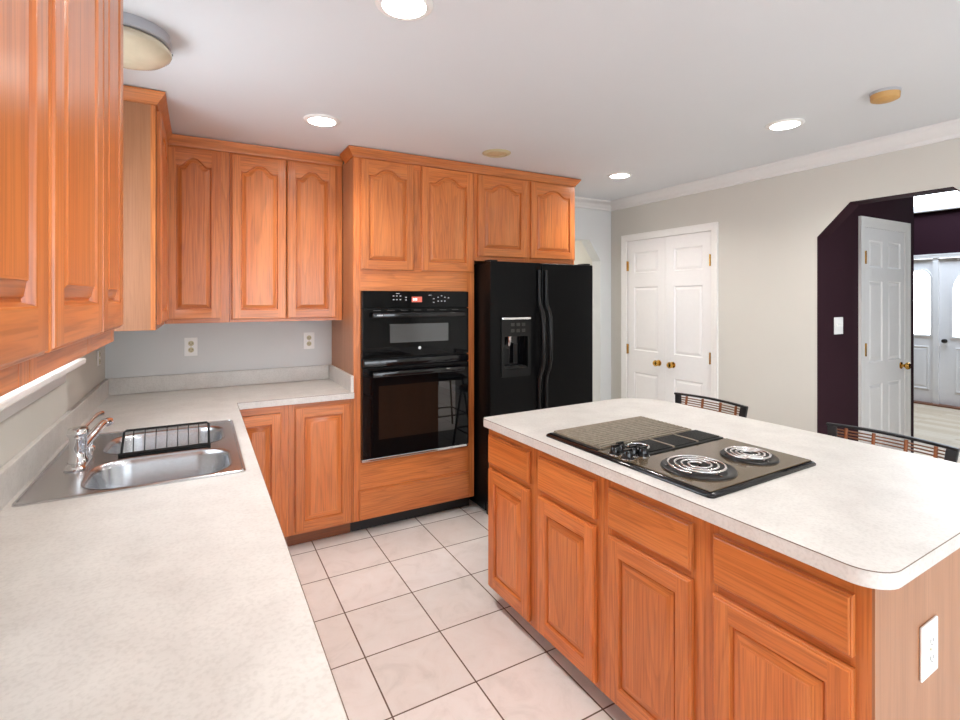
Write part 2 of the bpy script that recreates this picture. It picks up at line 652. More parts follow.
# right wall with closet opening and the chamfered archway
struct(MB().polyext([[(YN - 0.12, 0), (-2.1, 0), (0.936, 0), (0.936, 1.906), (1.136, 2.108), (1.632, 2.108), (1.826, 1.906), (1.826, 0),
                      (2.61, 0), (2.61, 2.045), (3.527, 2.045), (3.527, 0), (YB + 0.12, 0), (YB + 0.12, ZC), (YN - 0.12, ZC)]], fX, XR, XR + 0.118).build('wall_right', [M['wall']]))
# dark painted lining of the archway
lin = [(0.936, 0), (0.936, 1.906), (1.136, 2.108), (1.632, 2.108), (1.826, 1.906), (1.826, 0)]
lin2 = [(0.942, 0), (0.942, 1.9035), (1.1385, 2.102), (1.6295, 2.102), (1.820, 1.9035), (1.820, 0)]
lm = MB()
for i in range(5):
    q = [lin[i], lin[i + 1], lin2[i + 1], lin2[i]]
    lm.loft([[(XR + 0.001, a, b) for a, b in q], [(XR + 0.118, a, b) for a, b in q]], cap_first=True)
struct(lm.build('trim_archway', M['dark']))
# unseen near wall, its patio door opening invented for daylight
struct(MB().polyext([[(XL, 0), (0.15, 0), (0.15, 2.15), (2.35, 2.15), (2.35, 0), (XR, 0), (XR, ZC), (XL, ZC)]], fY, YN - 0.12, YN).build('wall_near', [M['wall']]))

# passage behind the back wall opening
struct(MB().box(1.9, 1.99, YB + 0.12, 6.3, 0, ZC).build('wall_passage_left', M['wall']))
struct(MB().box(1.99, XR + 0.12, 6.2, 6.3, 0, ZC).build('wall_passage_back', M['wall']))
struct(MB().box(3.58, 3.70, YB + 0.12, 6.2, 0, ZC).build('wall_passage_right', M['wall']))

# hall wall with the white six panel door, foyer walls
struct(MB().polyext([[(3.70, 0), (4.204, 0), (4.204, 2.02), (4.839, 2.02), (4.839, 0), (5.013, 0), (5.013, ZC), (3.70, ZC)]], fY, 1.832, 1.95).build('wall_hall', [M['dark']]))
struct(MB().box(5.02, 5.13, 1.95, 6.3, 0, 3.9).build('wall_foyer_inner', M['dark']))
struct(MB().box(5.02, 5.13, -0.7, 1.94, ZC + 0.07, 3.9).build('wall_foyer_header', M['dark']))
struct(MB().polyext([[(3.71, 0), (5.13, 0), (5.13, ZC), (3.71, ZC)], [(3.9, 0.9), (3.9, 2.05), (4.8, 2.05), (4.8, 0.9)]], fY, -0.7, -0.58).build('wall_hall_near', M['dark']))
struct(MB().box(5.13, 9.3, -0.7, -0.58, 0, 3.9).build('wall_foyer_near', M['maroon']))
struct(MB().box(5.13, 9.3, 6.2, 6.3, 0, 3.9).build('wall_foyer_far', M['maroon']))
XF = 9.016
struct(MB().polyext([[(-0.58, 0), (2.06, 0), (2.06, 2.085), (3.45, 2.085), (3.45, 0), (6.2, 0), (6.2, 3.9), (-0.58, 3.9)],
                     [(1.6, 2.80), (1.6, 3.6), (3.75, 3.6), (3.75, 2.80)]], fX, XF, XF + 0.12).build('wall_foyer_front', [M['maroon']]))

# ceiling cornice (white) along right and back wall
cor = [(0, 2.365), (0.012, 2.368), (0.016, 2.385), (0.040, 2.400), (0.062, 2.428), (0.080, 2.436), (0.084, 2.449), (0, 2.449)]
struct(MB().sweep([(2.62, YB - 0.001), (XR - 0.001, YB - 0.001), (XR - 0.001, YN)], cor).build('trim_cornice', M['cornice'], smooth=35))
# baseboards
bb = [(0, 0.001), (0.014, 0.001), (0.014, 0.08), (0.008, 0.095), (0, 0.1)]
struct(MB().sweep([(XR - 0.001, 2.55), (XR - 0.001, 1.83)], bb).build('baseboard_right', M['white']))
struct(MB().sweep([(XR - 0.001, 3.735), (XR - 0.001, 3.59)], bb).build('baseboard_corner', M['white']))
struct(MB().sweep([(XR - 0.001, 0.93), (XR - 0.001, YN)], bb).build('baseboard_near', M['white']))


# ------------------------------------------------------------------ painted panel doors
def panel_slab(w, h, t, panels, mb=None, rim=0.012):
    """slab in local x 0..w, z 0..h, front at y=0, back at y=t, with raised panels on the front"""
    mb = mb or MB()
    outer = [(0, 0), (w, 0), (w, h), (0, h)]
    holes = [[(a, c), (a, d), (b, d), (b, c)] for a, b, c, d in panels]
    tris = tessellate_polygon([[Vector((p[0], p[1], 0)) for p in l] for l in [outer] + holes])
    flat = outer + [p for l in holes for p in l]
    mb.add([(p[0], 0, p[1]) for p in flat], [tuple(x) for x in tris])
    mb.add([(0, 0, 0), (w, 0, 0), (w, 0, h), (0, 0, h), (0, t, 0), (w, t, 0), (w, t, h), (0, t, h)],
           [(0, 4, 5, 1), (1, 5, 6, 2), (2, 6, 7, 3), (3, 7, 4, 0), (4, 7, 6, 5)])
    for a, b, c, d in panels:
        def rect(i, y):
            return [(a + i, y, c + i), (b - i, y, c + i), (b - i, y, d - i), (a + i, y, d - i)]
        mb.loft([rect(0, 0), rect(rim * 0.7, 0.009), rect(rim * 1.1, 0.009), rect(rim * 2.6, 0.002)])
    return mb


def knob(parent, loc, mat, axis_out):
    """door knob: rose, neck and ball; axis_out 'x-' or 'y-' """
    k = MB().lathe([(0.0001, 0), (0.027, 0), (0.027, 0.004), (0.012, 0.008), (0.010, 0.022), (0.016, 0.028), (0.026, 0.036), (0.028, 0.045), (0.022, 0.056), (0.0001, 0.060)], n=24)
    o = k.build('knob', mat, parent, smooth=50)
    o.location = loc
    o.rotation_euler = (R(90), 0, 0) if axis_out == 'y-' else (0, -R(90), 0)
    return o


def hinge(parent, loc, mat):
    h = MB().box(-0.004, 0.016, -0.004, 0.0, -0.045, 0.045).tube([(0, -0.006, -0.047), (0, -0.006, 0.047)], 0.006, 8)
    o = h.build('hinge', mat, parent)
    o.location = loc
    return o


# closet double door: local x runs towards -Y in the world (rot -90)
def closet_leaf(n, y_start, knob_x, hinge_x):
    w, h = 0.4545, 2.035
    pn = [(0.085, w - 0.085, 1.73, 1.925), (0.085, w - 0.085, 1.005, 1.60), (0.085, w - 0.085, 0.22, 0.80)]
    d = struct(panel_slab(w, h, 0.035, pn).build('door_%d' % n, M['doorwhite'], loc=(XR + 0.003, y_start, 0.006), rotz=-R(90)))
    knob(d, (knob_x, 0, 0.915), M['brass'], 'y-')
    for z in (1.80, 1.01, 0.22):
        hinge(d, (hinge_x, -0.002, z), M['brass'])
    return d


closet_leaf(1, 3.5245, 0.4545 - 0.075, 0.004)
closet_leaf(2, 3.0675, 0.075, 0.4545 - 0.012)


def casing_prof(mb, u0, u1, h, wd, fn):
    """casing around an opening u0..u1, 0..h; fn(u,v,d) -> point, d out of the wall"""
    steps = [(0, 0.0), (0.0, 0.010), (0.2, 0.012), (0.55, 0.014), (0.8, 0.019), (1.0, 0.019), (1.0, 0.0)]
    loops = []
    for k, d in steps:
        o = wd * k
        loops.append([(u0 - o, 0.0, d), (u0 - o, h + o, d), (u1 + o, h + o, d), (u1 + o, 0.0, d)])
    n = len(loops)
    for i in range(n):
        a, b = loops[i], loops[(i + 1) % n]
        for k in range(3):
            mb.add([fn(*a[k]), fn(*a[k + 1]), fn(*b[k + 1]), fn(*b[k])], [(0, 1, 2, 3)])
    for k in (0, 3):
        mb.add([fn(*l[k]) for l in loops], [tuple(range(n))])
    return mb


struct(casing_prof(MB(), 2.612, 3.525, 2.043, 0.06, lambda u, v, d: (XR - 0.0005 - d, u, v)).build('trim_closet_door', M['white']))
# hall door
hd = [(0.07, 0.275, 1.72, 1.92), (0.36, 0.565, 1.72, 1.92), (0.07, 0.275, 1.02, 1.62), (0.36, 0.565, 1.02, 1.62), (0.07, 0.275, 0.22, 0.86), (0.36, 0.565, 0.22, 0.86)]
hall_door = struct(panel_slab(0.629, 2.01, 0.035, hd).build('door_3', M['doorwhite'], loc=(4.207, 1.826, 0.006)))
knob(hall_door, (0.57, 0, 0.97), M['brass'], 'y-')
for z in (1.79, 1.12, 0.25):
    hinge(hall_door, (0.004, -0.002, z), M['brass'])
struct(casing_prof(MB(), 4.206, 4.837, 2.018, 0.072, lambda u, v, d: (u, 1.8315 - d, v)).build('trim_hall_door', M['white']))
struct(MB().sweep([(3.70, 1.8315), (4.13, 1.8315)], bb).build('baseboard_hall', M['white']))


# front door and sidelight in the foyer
def glazed_leaf(name, y0, y1, gl, pan, n_munt):
    """leaf facing -X at XF with one arch topped glass opening gl=(ya,yb,za,zb) and a raised panel"""
    ya, yb, za, zb = gl
    cy, rr = (ya + yb) / 2, (yb - ya) / 2
    top = [(cy + rr * math.cos(R(a)), zb - rr + rr * math.sin(R(a))) for a in range(0, 181, 15)]
    hole = [(ya, za), (yb, za)] + top
    pa, pb, pc, pd = pan
    mb = MB()
    mb.polyext([[(y0, 0.02), (y1, 0.02), (y1, 2.06), (y0, 2.06)], hole], fX, XF + 0.03, XF + 0.07)
    d = struct(mb.build(name, M['doorwhite']))
    pm = MB()

    def rect(i, x):
        return [(x, pa + i, pc + i), (x, pb - i, pc + i), (x, pb - i, pd - i), (x, pa + i, pd - i)]
    pm.loft([rect(0, XF + 0.031), rect(0.006, XF + 0.022), rect(0.016, XF + 0.022), rect(0.03, XF + 0.029), rect(0.06, XF + 0.024)])
    pm.build('raised_panel', M['doorwhite'], d)
    big = [(ya - 0.0, za), (yb, za)] + top
    out = [(ya - 0.025, za - 0.025), (yb + 0.025, za - 0.025)] + [(cy + (rr + 0.025) * math.cos(R(a)), zb - rr + (rr + 0.025) * math.sin(R(a))) for a in range(0, 181, 15)]
    MB().polyext([out, big], fX, XF + 0.018, XF + 0.03).build('glazing_frame', M['doorwhite'], d)
    MB().polyext([big], fX, XF + 0.048, XF + 0.052).build('glass', M['glass'], d)
    mm = MB()
    for k in range(1, n_munt + 1):
        z = za + (zb - rr - za) * k / n_munt
        mm.box(XF + 0.044, XF + 0.048, ya, yb, z - 0.005, z + 0.005)
    mm.box(XF + 0.044, XF + 0.048, cy - 0.005, cy + 0.005, za, zb)
    mm.build('muntin', M['white'], d)
    return d


fd = glazed_leaf('door_4', 2.09, 3.018, (2.24, 2.87, 0.97, 1.93), (2.26, 2.85, 0.2, 0.82), 3)
knob(fd, (XF + 0.03, 2.955, 0.905), M['pewter'], 'x-')
sl = glazed_leaf('window_2', 3.085, 3.42, (3.115, 3.36, 0.98, 1.905), (3.13, 3.36, 0.2, 0.82), 3)
struct(MB().box(XF + 0.0, XF + 0.09, 3.022, 3.081, 0, 2.06).build('trim_mullion', M['white']))
struct(casing_prof(MB(), 2.06, 3.45, 2.06, 0.06, lambda u, v, d: (XF - 0.0005 - d, u, v)).build('trim_front_door', M['white']))
struct(MB().box(XF - 0.10, XF + 0.12, 2.06, 3.45, 0.0, 0.018).build('trim_threshold', M['door_edge']))
# upper foyer window with its white ledge
w3 = struct(MB().polyext([[(1.6, 2.80), (3.75, 2.80), (3.75, 3.6), (1.6, 3.6)], [(1.64, 2.83), (1.64, 3.56), (3.71, 3.56), (3.71, 2.83)]], fX, XF + 0.02, XF + 0.08).build('window_3', M['white']))
MB().box(XF + 0.045, XF + 0.05, 1.64, 3.71, 2.83, 3.56).build('glass', M['glass'], w3)
struct(MB().box(XF - 0.06, XF, 0.6, 4.6, 2.72, 2.795).build('trim_ledge', M['white'], bevel=0.012))
struct(MB().box(XF - 0.02, XF - 0.0005, 2.0, 2.06, 0, 2.06).build('baseboard_foyer', M['white']))


# window over the sink, then unseen windows added for daylight
def window(n, loops_outer, inner, fn, t0, t1, tg, mull):
    w = struct(MB().polyext([loops_outer, inner], fn, t0, t1).build('window_%d' % n, M['white']))
    MB().polyext([inner], fn, tg, tg + 0.004).build('glass', M['glass'], w)
    for q in mull:
        MB().polyext([q], fn, tg - 0.012, tg + 0.016).build('sash_bar', M['white'], w)
    return w


def R4(a, b, c, d):
    return [(a, c), (b, c), (b, d), (a, d)]


w1 = window(1, R4(1.66, 2.58, 1.247, 2.10), R4(1.70, 2.54, 1.287, 2.06), fX, XL - 0.11, XL - 0.05, XL - 0.08, [R4(1.70, 2.54, 1.66, 1.69)])
st = MB().rbox(XL - 0.05, XL + 0.075, 1.55, 2.69, 1.222, 1.246, 0.006)
st.build('window_sill', M['white'], w1)
MB().rbox(XL, XL + 0.018, 1.60, 2.64, 1.155, 1.222, 0.004).build('apron', M['white'], w1)
cas = MB()
cas.box(XL, XL + 0.016, 1.60, 1.66, 1.246, 2.16)
cas.box(XL, XL + 0.016, 2.58, 2.64, 1.246, 2.16)
cas.box(XL, XL + 0.016, 1.60, 2.64, 2.10, 2.16)
cas.build('casing', M['white'], w1)
window(4, R4(0.15, 2.35, 0.0, 2.15), R4(0.23, 2.27, 0.08, 2.07), fY, YN - 0.1, YN - 0.03, YN - 0.07, [R4(1.20, 1.30, 0.08, 2.07)])  # unseen patio door, invented to bring daylight from behind the camera
window(6, R4(3.9, 4.8, 0.9, 2.05), R4(3.94, 4.76, 0.94, 2.01), fY, -0.69, -0.63, -0.66, [R4(3.94, 4.76, 1.45, 1.49)])  # unseen window added to brighten the hall door
window(5, R4(-2.35, -0.85, 0.9, 2.1), R4(-2.30, -0.90, 0.95, 2.05), fX, XL - 0.11, XL - 0.05, XL - 0.08, [R4(-1.62, -1.58, 0.95, 2.05)])  # unseen side window, invented to light the island front


# ================================================================== CABINET PARTS
def arch_loop(x0, x1, z0, zs, amp, d, y, na=24):
    """opening outline inset by d: flat shoulders, ogee rise in the middle"""
    a, b, c = x0 + d, x1 - d, z0 + d
    pts = [(a, y, c), (b, y, c)]
    for i in range(na + 1):
        t = 1 - 2 * i / na
        x = (a + b) / 2 + t * (b - a) / 2
        q = min(1, abs(t) / 0.78)
        s = 0.5 * (1 + math.cos(PI * q ** 1.35))
        pts.append((x, y, zs - d + amp * s))
    return pts


def cab_door(parent, x0, x1, z0, z1, amp=0.0, st=0.049, rail=0.056, name='door', yface=-0.001, t=0.02):
    """oak raised panel door; front is -y, back sits at yface"""
    w, h = x1 - x0, z1 - z0
    y0 = -t
    top = rail if amp == 0 else rail - 0.004 + amp
    zs = h - top
    na = 24 if amp else 1
    ax0, ax1, az0 = st, w - st, rail
    mb = MB()
    e = 0.007
    # outer lip, back edge to front plane
    def rect(i, y):
        return [(i, y, i), (w - i, y, i), (w - i, y, h - i), (i, y, h - i)]
    mb.loft([rect(0, 0), rect(0, y0 + 0.006), rect(0.0015, y0 + 0.0045), rect(0.0042, y0 + 0.004), rect(0.005, y0 + 0.001), rect(e, y0)], cap_first=True, cap_last=False, mk=lambda k, n: 1 if k in (0, 2) else 0)
    # stiles (0) and rails (1) on the front plane
    mb.add([(e, y0, e), (ax0, y0, e), (ax0, y0, h - e), (e, y0, h - e)], [(0, 1, 2, 3)], 0)
    mb.add([(ax1, y0, e), (w - e, y0, e), (w - e, y0, h - e), (ax1, y0, h - e)], [(0, 1, 2, 3)], 0)
    mb.add([(ax0, y0, e), (ax1, y0, e), (ax1, y0, az0), (ax0, y0, az0)], [(0, 1, 2, 3)], 1)
    lp = arch_loop(ax0, ax1, az0, zs, amp, 0, y0, na)
    tp = lp[2:]
    for i in range(len(tp) - 1):
        a, b = tp[i], tp[i + 1]
        mb.add([a, b, (b[0], y0, h - e), (a[0], y0, h - e)], [(0, 1, 2, 3)], 1)
    # bead down to the groove
    side = lambda k, n: 0 if k in (1, n - 1) else 1
    L = lambda d, y: arch_loop(ax0, ax1, az0, zs, amp, d, y, na)
    mb.loft([L(0, y0), L(0.003, y0 + 0.001), L(0.0055, y0 + 0.007), L(0.0075, y0 + 0.013)], 0, cap_last=False, mk=side)
    d = mb.build(name, [OAK_V, OAK_H], parent, loc=(x0, yface, z0), smooth=32)
    # raised centre panel, its own board
    pm = MB()
    if na == 1:
        sl_, fl = 0.036, 0.042
    else:
        sl_, fl = 0.030, 0.034
    pm.loft([L(0.0075, y0 + 0.013), L(0.0115, y0 + 0.013), L(0.0135, y0 + 0.0095), L(sl_, y0 + 0.0030), L(sl_ + 0.001, y0 + 0.0012), L(fl, y0 + 0.0008)], mk=side)
    p = pm.build('raised_panel', [OAK_V, OAK_H], d, smooth=28)
    return d


def drawer_front(parent, x0, x1, z0, z1, name='drawer', yface=-0.001, t=0.02):
    w, h = x1 - x0, z1 - z0

    def rect(i, y):
        return [(i, y, i), (w - i, y, i), (w - i, y, h - i), (i, y, h - i)]
    mb = MB().loft([rect(0, 0), rect(0, -t + 0.006), rect(0.0015, -t + 0.0045), rect(0.0045, -t + 0.004), rect(0.0052, -t + 0.001), rect(0.0072, -t)], cap_first=True, mk=lambda k, n: 0 if k in (0, 2) else 1)
    return mb.build(name, [OAK_H, OAK_V], parent, loc=(x0, yface, z0), smooth=25)


def face_frame(parent, w, z0, z1, stiles, rails, y0=0.0, y1=0.019):
    """stiles = list of (xa, xb), rails = list of (xa, xb, za, zb)"""
    mb = MB()
    for a, b in stiles:
        mb.box(a, b, y0, y1, z0, z1, 0)
    for a, b, c, d in rails:
        mb.box(a, b, y0 + 0.0004, y1, c, d, 1)
    return mb.build('face_frame', [OAK_V, OAK_H], parent)


def carcass(parent, w, d, z0, z1, mats=None, top=True, open_front=True, y0=0.019, shelf=None):
    t = 0.016
    mb = MB()
    mb.box(0, t, y0, d, z0, z1).box(w - t, w, y0, d, z0, z1).box(t, w - t, d - 0.008, d, z0, z1)
    mb.box(t, w - t, y0, d - 0.008, z0, z0 + t)
    if top:
        mb.box(t, w - t, y0, d - 0.008, z1 - t, z1)
    for s in (shelf or []):
        mb.box(t, w - t, y0 + 0.02, d - 0.008, s, s + t)
    return mb.build('body', mats or [VEN_V], parent)


def cabinet(label, x, y, rotz, name='wall_cabinet', group=None):
    return thing(name, label, 'cabinet', (x, y, 0), rotz, group)


# ------------------------------------------------------------------ wall cabinets, back wall
UF = 3.415     # face of uppers
UB, UT = 1.352, 2.40
G_UP = 'oak wall cabinets with cathedral arch doors'
c = cabinet('single-door oak wall cabinet in the corner, its arched door half shaded', -0.178, UF, 0, group=G_UP)
w = 0.332
carcass(c, w, YB - UF - 0.002, UB, UT)
face_frame(c, w, UB, UT, [(0, 0.045), (w - 0.05, w)], [(0.045, w - 0.05, UB, UB + 0.04), (0.045, w - 0.05, UT - 0.045, UT)])
cab_door(c, 0.003, 0.287, 1.375, 2.378, amp=0.047)

c = cabinet('two-door oak wall cabinet between the corner cabinet and the tall oven cabinet', 0.156, UF, 0, group=G_UP)
w = 0.680
carcass(c, w, YB - UF - 0.002, UB, UT)
face_frame(c, w, UB, UT, [(0, 0.04), (w - 0.045, w)], [(0.04, w - 0.045, UB, UB + 0.04), (0.04, w - 0.045, UT - 0.045, UT)])
cab_door(c, 0.010, 0.324, 1.370, 2.378, amp=0.047)
cab_door(c, 0.330, 0.638, 1.370, 2.378, amp=0.047)

# corner cabinet on the left wall, far side of the window: its veneered end faces us
c = cabinet('oak wall cabinet on the window wall with a plain veneered end panel', -0.18, 2.75, R(90), group=G_UP)
w = UF - 2.75 - 0.024
carcass(c, w, 0.318, UB, UT)
face_frame(c, w, UB, UT, [(0, 0.04), (w - 0.05, w)], [(0.04, w - 0.05, UB, UB + 0.04), (0.04, w - 0.05, UT - 0.045, UT)])
cab_door(c, 0.05, 0.55, 1.375, 2.378, amp=0.047)

# near cabinets on the left wall
NB = 1.398
c = cabinet('oak wall cabinet with two narrow doors, just before the window over the sink', -0.18, 0.795, R(90), group=G_UP)
w = 0.675
carcass(c, w, 0.318, NB, UT)
face_frame(c, w, NB, UT, [(0, 0.03), (0.36, 0.40), (w - 0.035, w)], [(0.03, w - 0.035, NB, NB + 0.04), (0.03, w - 0.035, UT - 0.045, UT)])
cab_door(c, 0.014, 0.374, 1.432, 2.378, amp=0.047)
cab_door(c, 0.380, 0.660, 1.432, 2.378, amp=0.047)
c = cabinet('oak wall cabinet at the left picture edge, largely out of frame', -0.18, 0.02, R(90), group=G_UP)
w = 0.773
carcass(c, w, 0.318, NB, UT)
face_frame(c, w, NB, UT, [(0, 0.04), (w - 0.04, w)], [(0.04, w - 0.04, NB, NB + 0.04), (0.04, w - 0.04, UT - 0.045, UT)])
cab_door(c, 0.02, 0.380, 1.432, 2.378, amp=0.047)
cab_door(c, 0.396, 0.764, 1.432, 2.378, amp=0.047)

# cabinet crown mouldings
ccr = [(0, 2.388), (0.007, 2.390), (0.010, 2.400), (0.015, 2.405), (0.028, 2.422), (0.034, 2.433), (0.038, 2.436), (0.039, 2.444), (0, 2.444)]
SH = 0.0012
tag(MB().sweep([(XL + 0.002, 2.75 - SH), (-0.18 + SH, 2.75 - SH), (-0.18 + SH, UF - SH), (0.836, UF - SH)], ccr).build('crown_moulding', OAK_H, smooth=30),
    'oak crown moulding zigzagging around the corner wall cabinets under the ceiling', 'moulding')
TF = 3.14
tag(MB().sweep([(0.84 - SH, 3.33), (0.84 - SH, TF - SH), (2.61 + SH, TF - SH), (2.61 + SH, YB - 0.003)], ccr).build('crown_moulding', OAK_H, smooth=30),
    'oak crown moulding along the top of the oven and refrigerator cabinets', 'moulding')
tag(MB().sweep([(-0.18 + SH, 0.02), (-0.18 + SH, 1.472 + SH), (XL + 0.002, 1.472 + SH)], ccr).build('crown_moulding', OAK_H, smooth=30),
    'oak crown moulding on top of the near window wall cabinets', 'moulding')

# ------------------------------------------------------------------ tall oven cabinet
c = cabinet('tall oak oven cabinet with two arched doors above and one drawer below', 0.84, TF, 0, name='oven_cabinet')
w = 0.86
t = 0.018
mb = MB()
mb.box(0, t, 0.019, 0.595, 0.094, UT).box(w - t, w, 0.019, 0.595, 0.094, UT).box(0, t, 0.091, 0.595, 0.0, 0.094).box(w - t, w, 0.091, 0.595, 0.0, 0.094).box(t, w - t, 0.585, 0.595, 0.0, UT)
mb.box(t, w - t, 0.019, 0.585, UT - t, UT).box(t, w - t, 0.019, 0.585, 1.60, 1.618).box(t, w - t, 0.019, 0.585, 0.40, 0.418)
mb.build('body', [VEN_V], c)
face_frame(c, w, 0.094, UT, [(0, 0.045), (w - 0.058, w)],
           [(0.045, w - 0.058, 0.094, 0.118), (0.045, w - 0.058, 0.262, 0.462), (0.045, w - 0.058, 1.548, 1.70), (0.045, w - 0.058, UT - 0.05, UT)])
MB().box(0.398, 0.455, 0.0003, 0.019, 1.70, UT - 0.05).build('centre_stile', OAK_V, c)
cab_door(c, 0.042, 0.398, 1.682, 2.384, amp=0.047)
cab_door(c, 0.455, 0.844, 1.682, 2.384, amp=0.047)
drawer_front(c, 0.034, 0.816, 0.104, 0.282)
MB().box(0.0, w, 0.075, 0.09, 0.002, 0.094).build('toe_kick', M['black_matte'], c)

# refrigerator cabinet
c = cabinet('short two-door oak cabinet mounted over the black refrigerator', 1.702, TF, 0)
w = 0.906
carcass(c, w, YB - TF - 0.003, 1.766, UT)
face_frame(c, w, 1.766, UT, [(0, 0.05), (0.42, 0.50), (w - 0.04, w)], [(0.05, w - 0.04, 1.766, 1.81), (0.05, w - 0.04, UT - 0.045, UT)])
cab_door(c, 0.022, 0.440, 1.800, 2.384, amp=0.045)
cab_door(c, 0.480, 0.902, 1.800, 2.384, amp=0.045)


# ------------------------------------------------------------------ base cabinets
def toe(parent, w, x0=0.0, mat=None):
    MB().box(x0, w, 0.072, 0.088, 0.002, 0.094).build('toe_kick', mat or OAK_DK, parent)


CT = 0.874
c = cabinet('oak base cabinet in the corner, narrow door beside the sink counter', 0.157, TF, 0, name='base_cabinet')
w = 0.298
carcass(c, w, YB - TF - 0.003, 0.094, CT, top=False)
face_frame(c, w, 0.094, CT, [(0, 0.03), (w - 0.045, w)], [(0.03, w - 0.045, 0.094, 0.15), (0.03, w - 0.045, 0.83, CT)])
cab_door(c, 0.012, 0.255, 0.135, 0.828)
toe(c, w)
c = cabinet('oak base cabinet with one full-height door, left of the oven cabinet', 0.456, TF, 0, name='base_cabinet')
w = 0.382
carcass(c, w, YB - TF - 0.003, 0.094, CT, top=False)
face_frame(c, w, 0.094, CT, [(0, 0.045), (w - 0.03, w)], [(0.045, w - 0.03, 0.094, 0.13), (0.045, w - 0.03, 0.84, CT)])
cab_door(c, 0.034, 0.363, 0.110, 0.848)
toe(c, w)

LF = 0.153
for (ya, yb, nd_, lab) in [(2.745, 3.115, 1, 'oak base cabinet under the worktop between sink and corner'),
                           (1.805, 2.744, 2, 'oak sink base cabinet under the steel sink'),
                           (1.105, 1.804, 2, 'oak base cabinet under the worktop beside the sink'),
                           (0.405, 1.104, 2, 'oak base cabinet under the worktop directly below the camera'),
                           (-0.295, 0.404, 2, 'oak base cabinet at the near end of the sink worktop')]:
    c = cabinet(lab, LF, ya, R(90), name='base_cabinet')
    w = yb - ya
    carcass(c, w, LF - XL - 0.003, 0.094, CT, top=False)
    face_frame(c, w, 0.094, CT, [(0, 0.04), (w - 0.04, w)], [(0.04, w - 0.04, 0.094, 0.13), (0.04, w - 0.04, 0.68, 0.70), (0.04, w - 0.04, 0.84, CT)])
    if nd_ == 1:
        cab_door(c, 0.02, w - 0.02, 0.115, 0.67)
        drawer_front(c, 0.02, w - 0.02, 0.695, 0.84)
    else:
        h = w / 2
        for a, b in ((0.02, h - 0.004), (h + 0.004, w - 0.02)):
            cab_door(c, a, b, 0.115, 0.67)
            drawer_front(c, a, b, 0.695, 0.84)
    toe(c, w)

# ------------------------------------------------------------------ worktop with backsplash
SX0, SX1, SY0, SY1 = -0.425, 0.112, 1.876, 2.635     # cut-out
xs = [XL + 0.002, SX0, SX1, 0.18, 0.838]
ys = [-0.3, SY0, SY1, 3.112, YB - 0.002]
wt = MB().cells(xs, ys, lambda i, j: (i < 3 or j == 3) and not (i == 1 and j == 1), 0.875, 0.914)
wt = tag(wt.build('countertop', LAM, bevel=0.002), 'L-shaped speckled off-white laminate worktop holding the steel sink', 'worktop')
MB().tube([(0.18, -0.299, 0.9126), (0.18, 3.112, 0.9126), (0.8375, 3.112, 0.9126)], 0.0012, 6).build('edge_seam', M['seam'], wt)
MB().rbox(XL + 0.0015, XL + 0.021, -0.3, YB - 0.022, 0.9142, 1.016, 0.003).build('backsplash', LAM, wt)
MB().rbox(XL + 0.0015, 0.815, YB - 0.0215, YB - 0.002, 0.9142, 1.016, 0.003).build('backsplash', LAM, wt)
MB().rbox(0.817, 0.8375, 3.122, YB - 0.002, 0.9142, 1.016, 0.003).build('backsplash', LAM, wt)

# ------------------------------------------------------------------ sink
ZS = 0.9145
s = thing('kitchen_sink', 'double-bowl stainless steel sink set in the worktop under the window', 'sink', (0, 0, 0))
BOWLS = [(-0.322, 0.094, 1.888, 2.210, 0.105, 0.16), (-0.318, 0.086, 2.285, 2.60, 0.10, 0.15)]
outer = rrect(-0.464, 0.135, 1.862, 2.672, 0.016, 4)
holes = [list(reversed(rrect(a, b, c_, d_, r_, 8))) for a, b, c_, d_, r_, dp in BOWLS]
dk = MB()
fZ = lambda u, v, t: (u, v, t)
dk.polyext([outer] + holes, fZ, ZS, ZS + 0.0045)
# raised rim bead around the deck
rim = [(p[0], p[1], ZS + 0.005) for p in rrect(-0.458, 0.129, 1.868, 2.666, 0.014, 4)]
dk.tube(rim, 0.004, 6, closed=True)
dk.build('deck', M['steel'], s, smooth=40)
for (a, b, c_, d_, r_, dp) in BOWLS:
    z = ZS + 0.0045
    lo = []
    for ins, zz in ((-0.006, z + 0.001), (0, z), (0.006, z - 0.006), (0.012, z - 0.02), (0.024, z - dp + 0.045), (0.036, z - dp + 0.018), (0.060, z - dp + 0.003), (0.085, z - dp)):
        rr_ = max(0.02, r_ - ins * 0.7)
        lo.append([(p[0], p[1], zz) for p in rrect(a + ins, b - ins, c_ + ins, d_ - ins, rr_, 8)])
    bo = MB().loft(lo).build('basin', M['steel_dk'], s, smooth=60)
    cx, cy = (a + b) / 2, (c_ + d_) / 2
    MB().lathe([(0.045, z - dp + 0.0012), (0.045, z - dp + 0.003), (0.038, z - dp + 0.003), (0.032, z - dp + 0.0014), (0.006, z - dp + 0.0014)], (cx, cy, 0), n=24).build('drain', M['chrome'], bo, smooth=40)

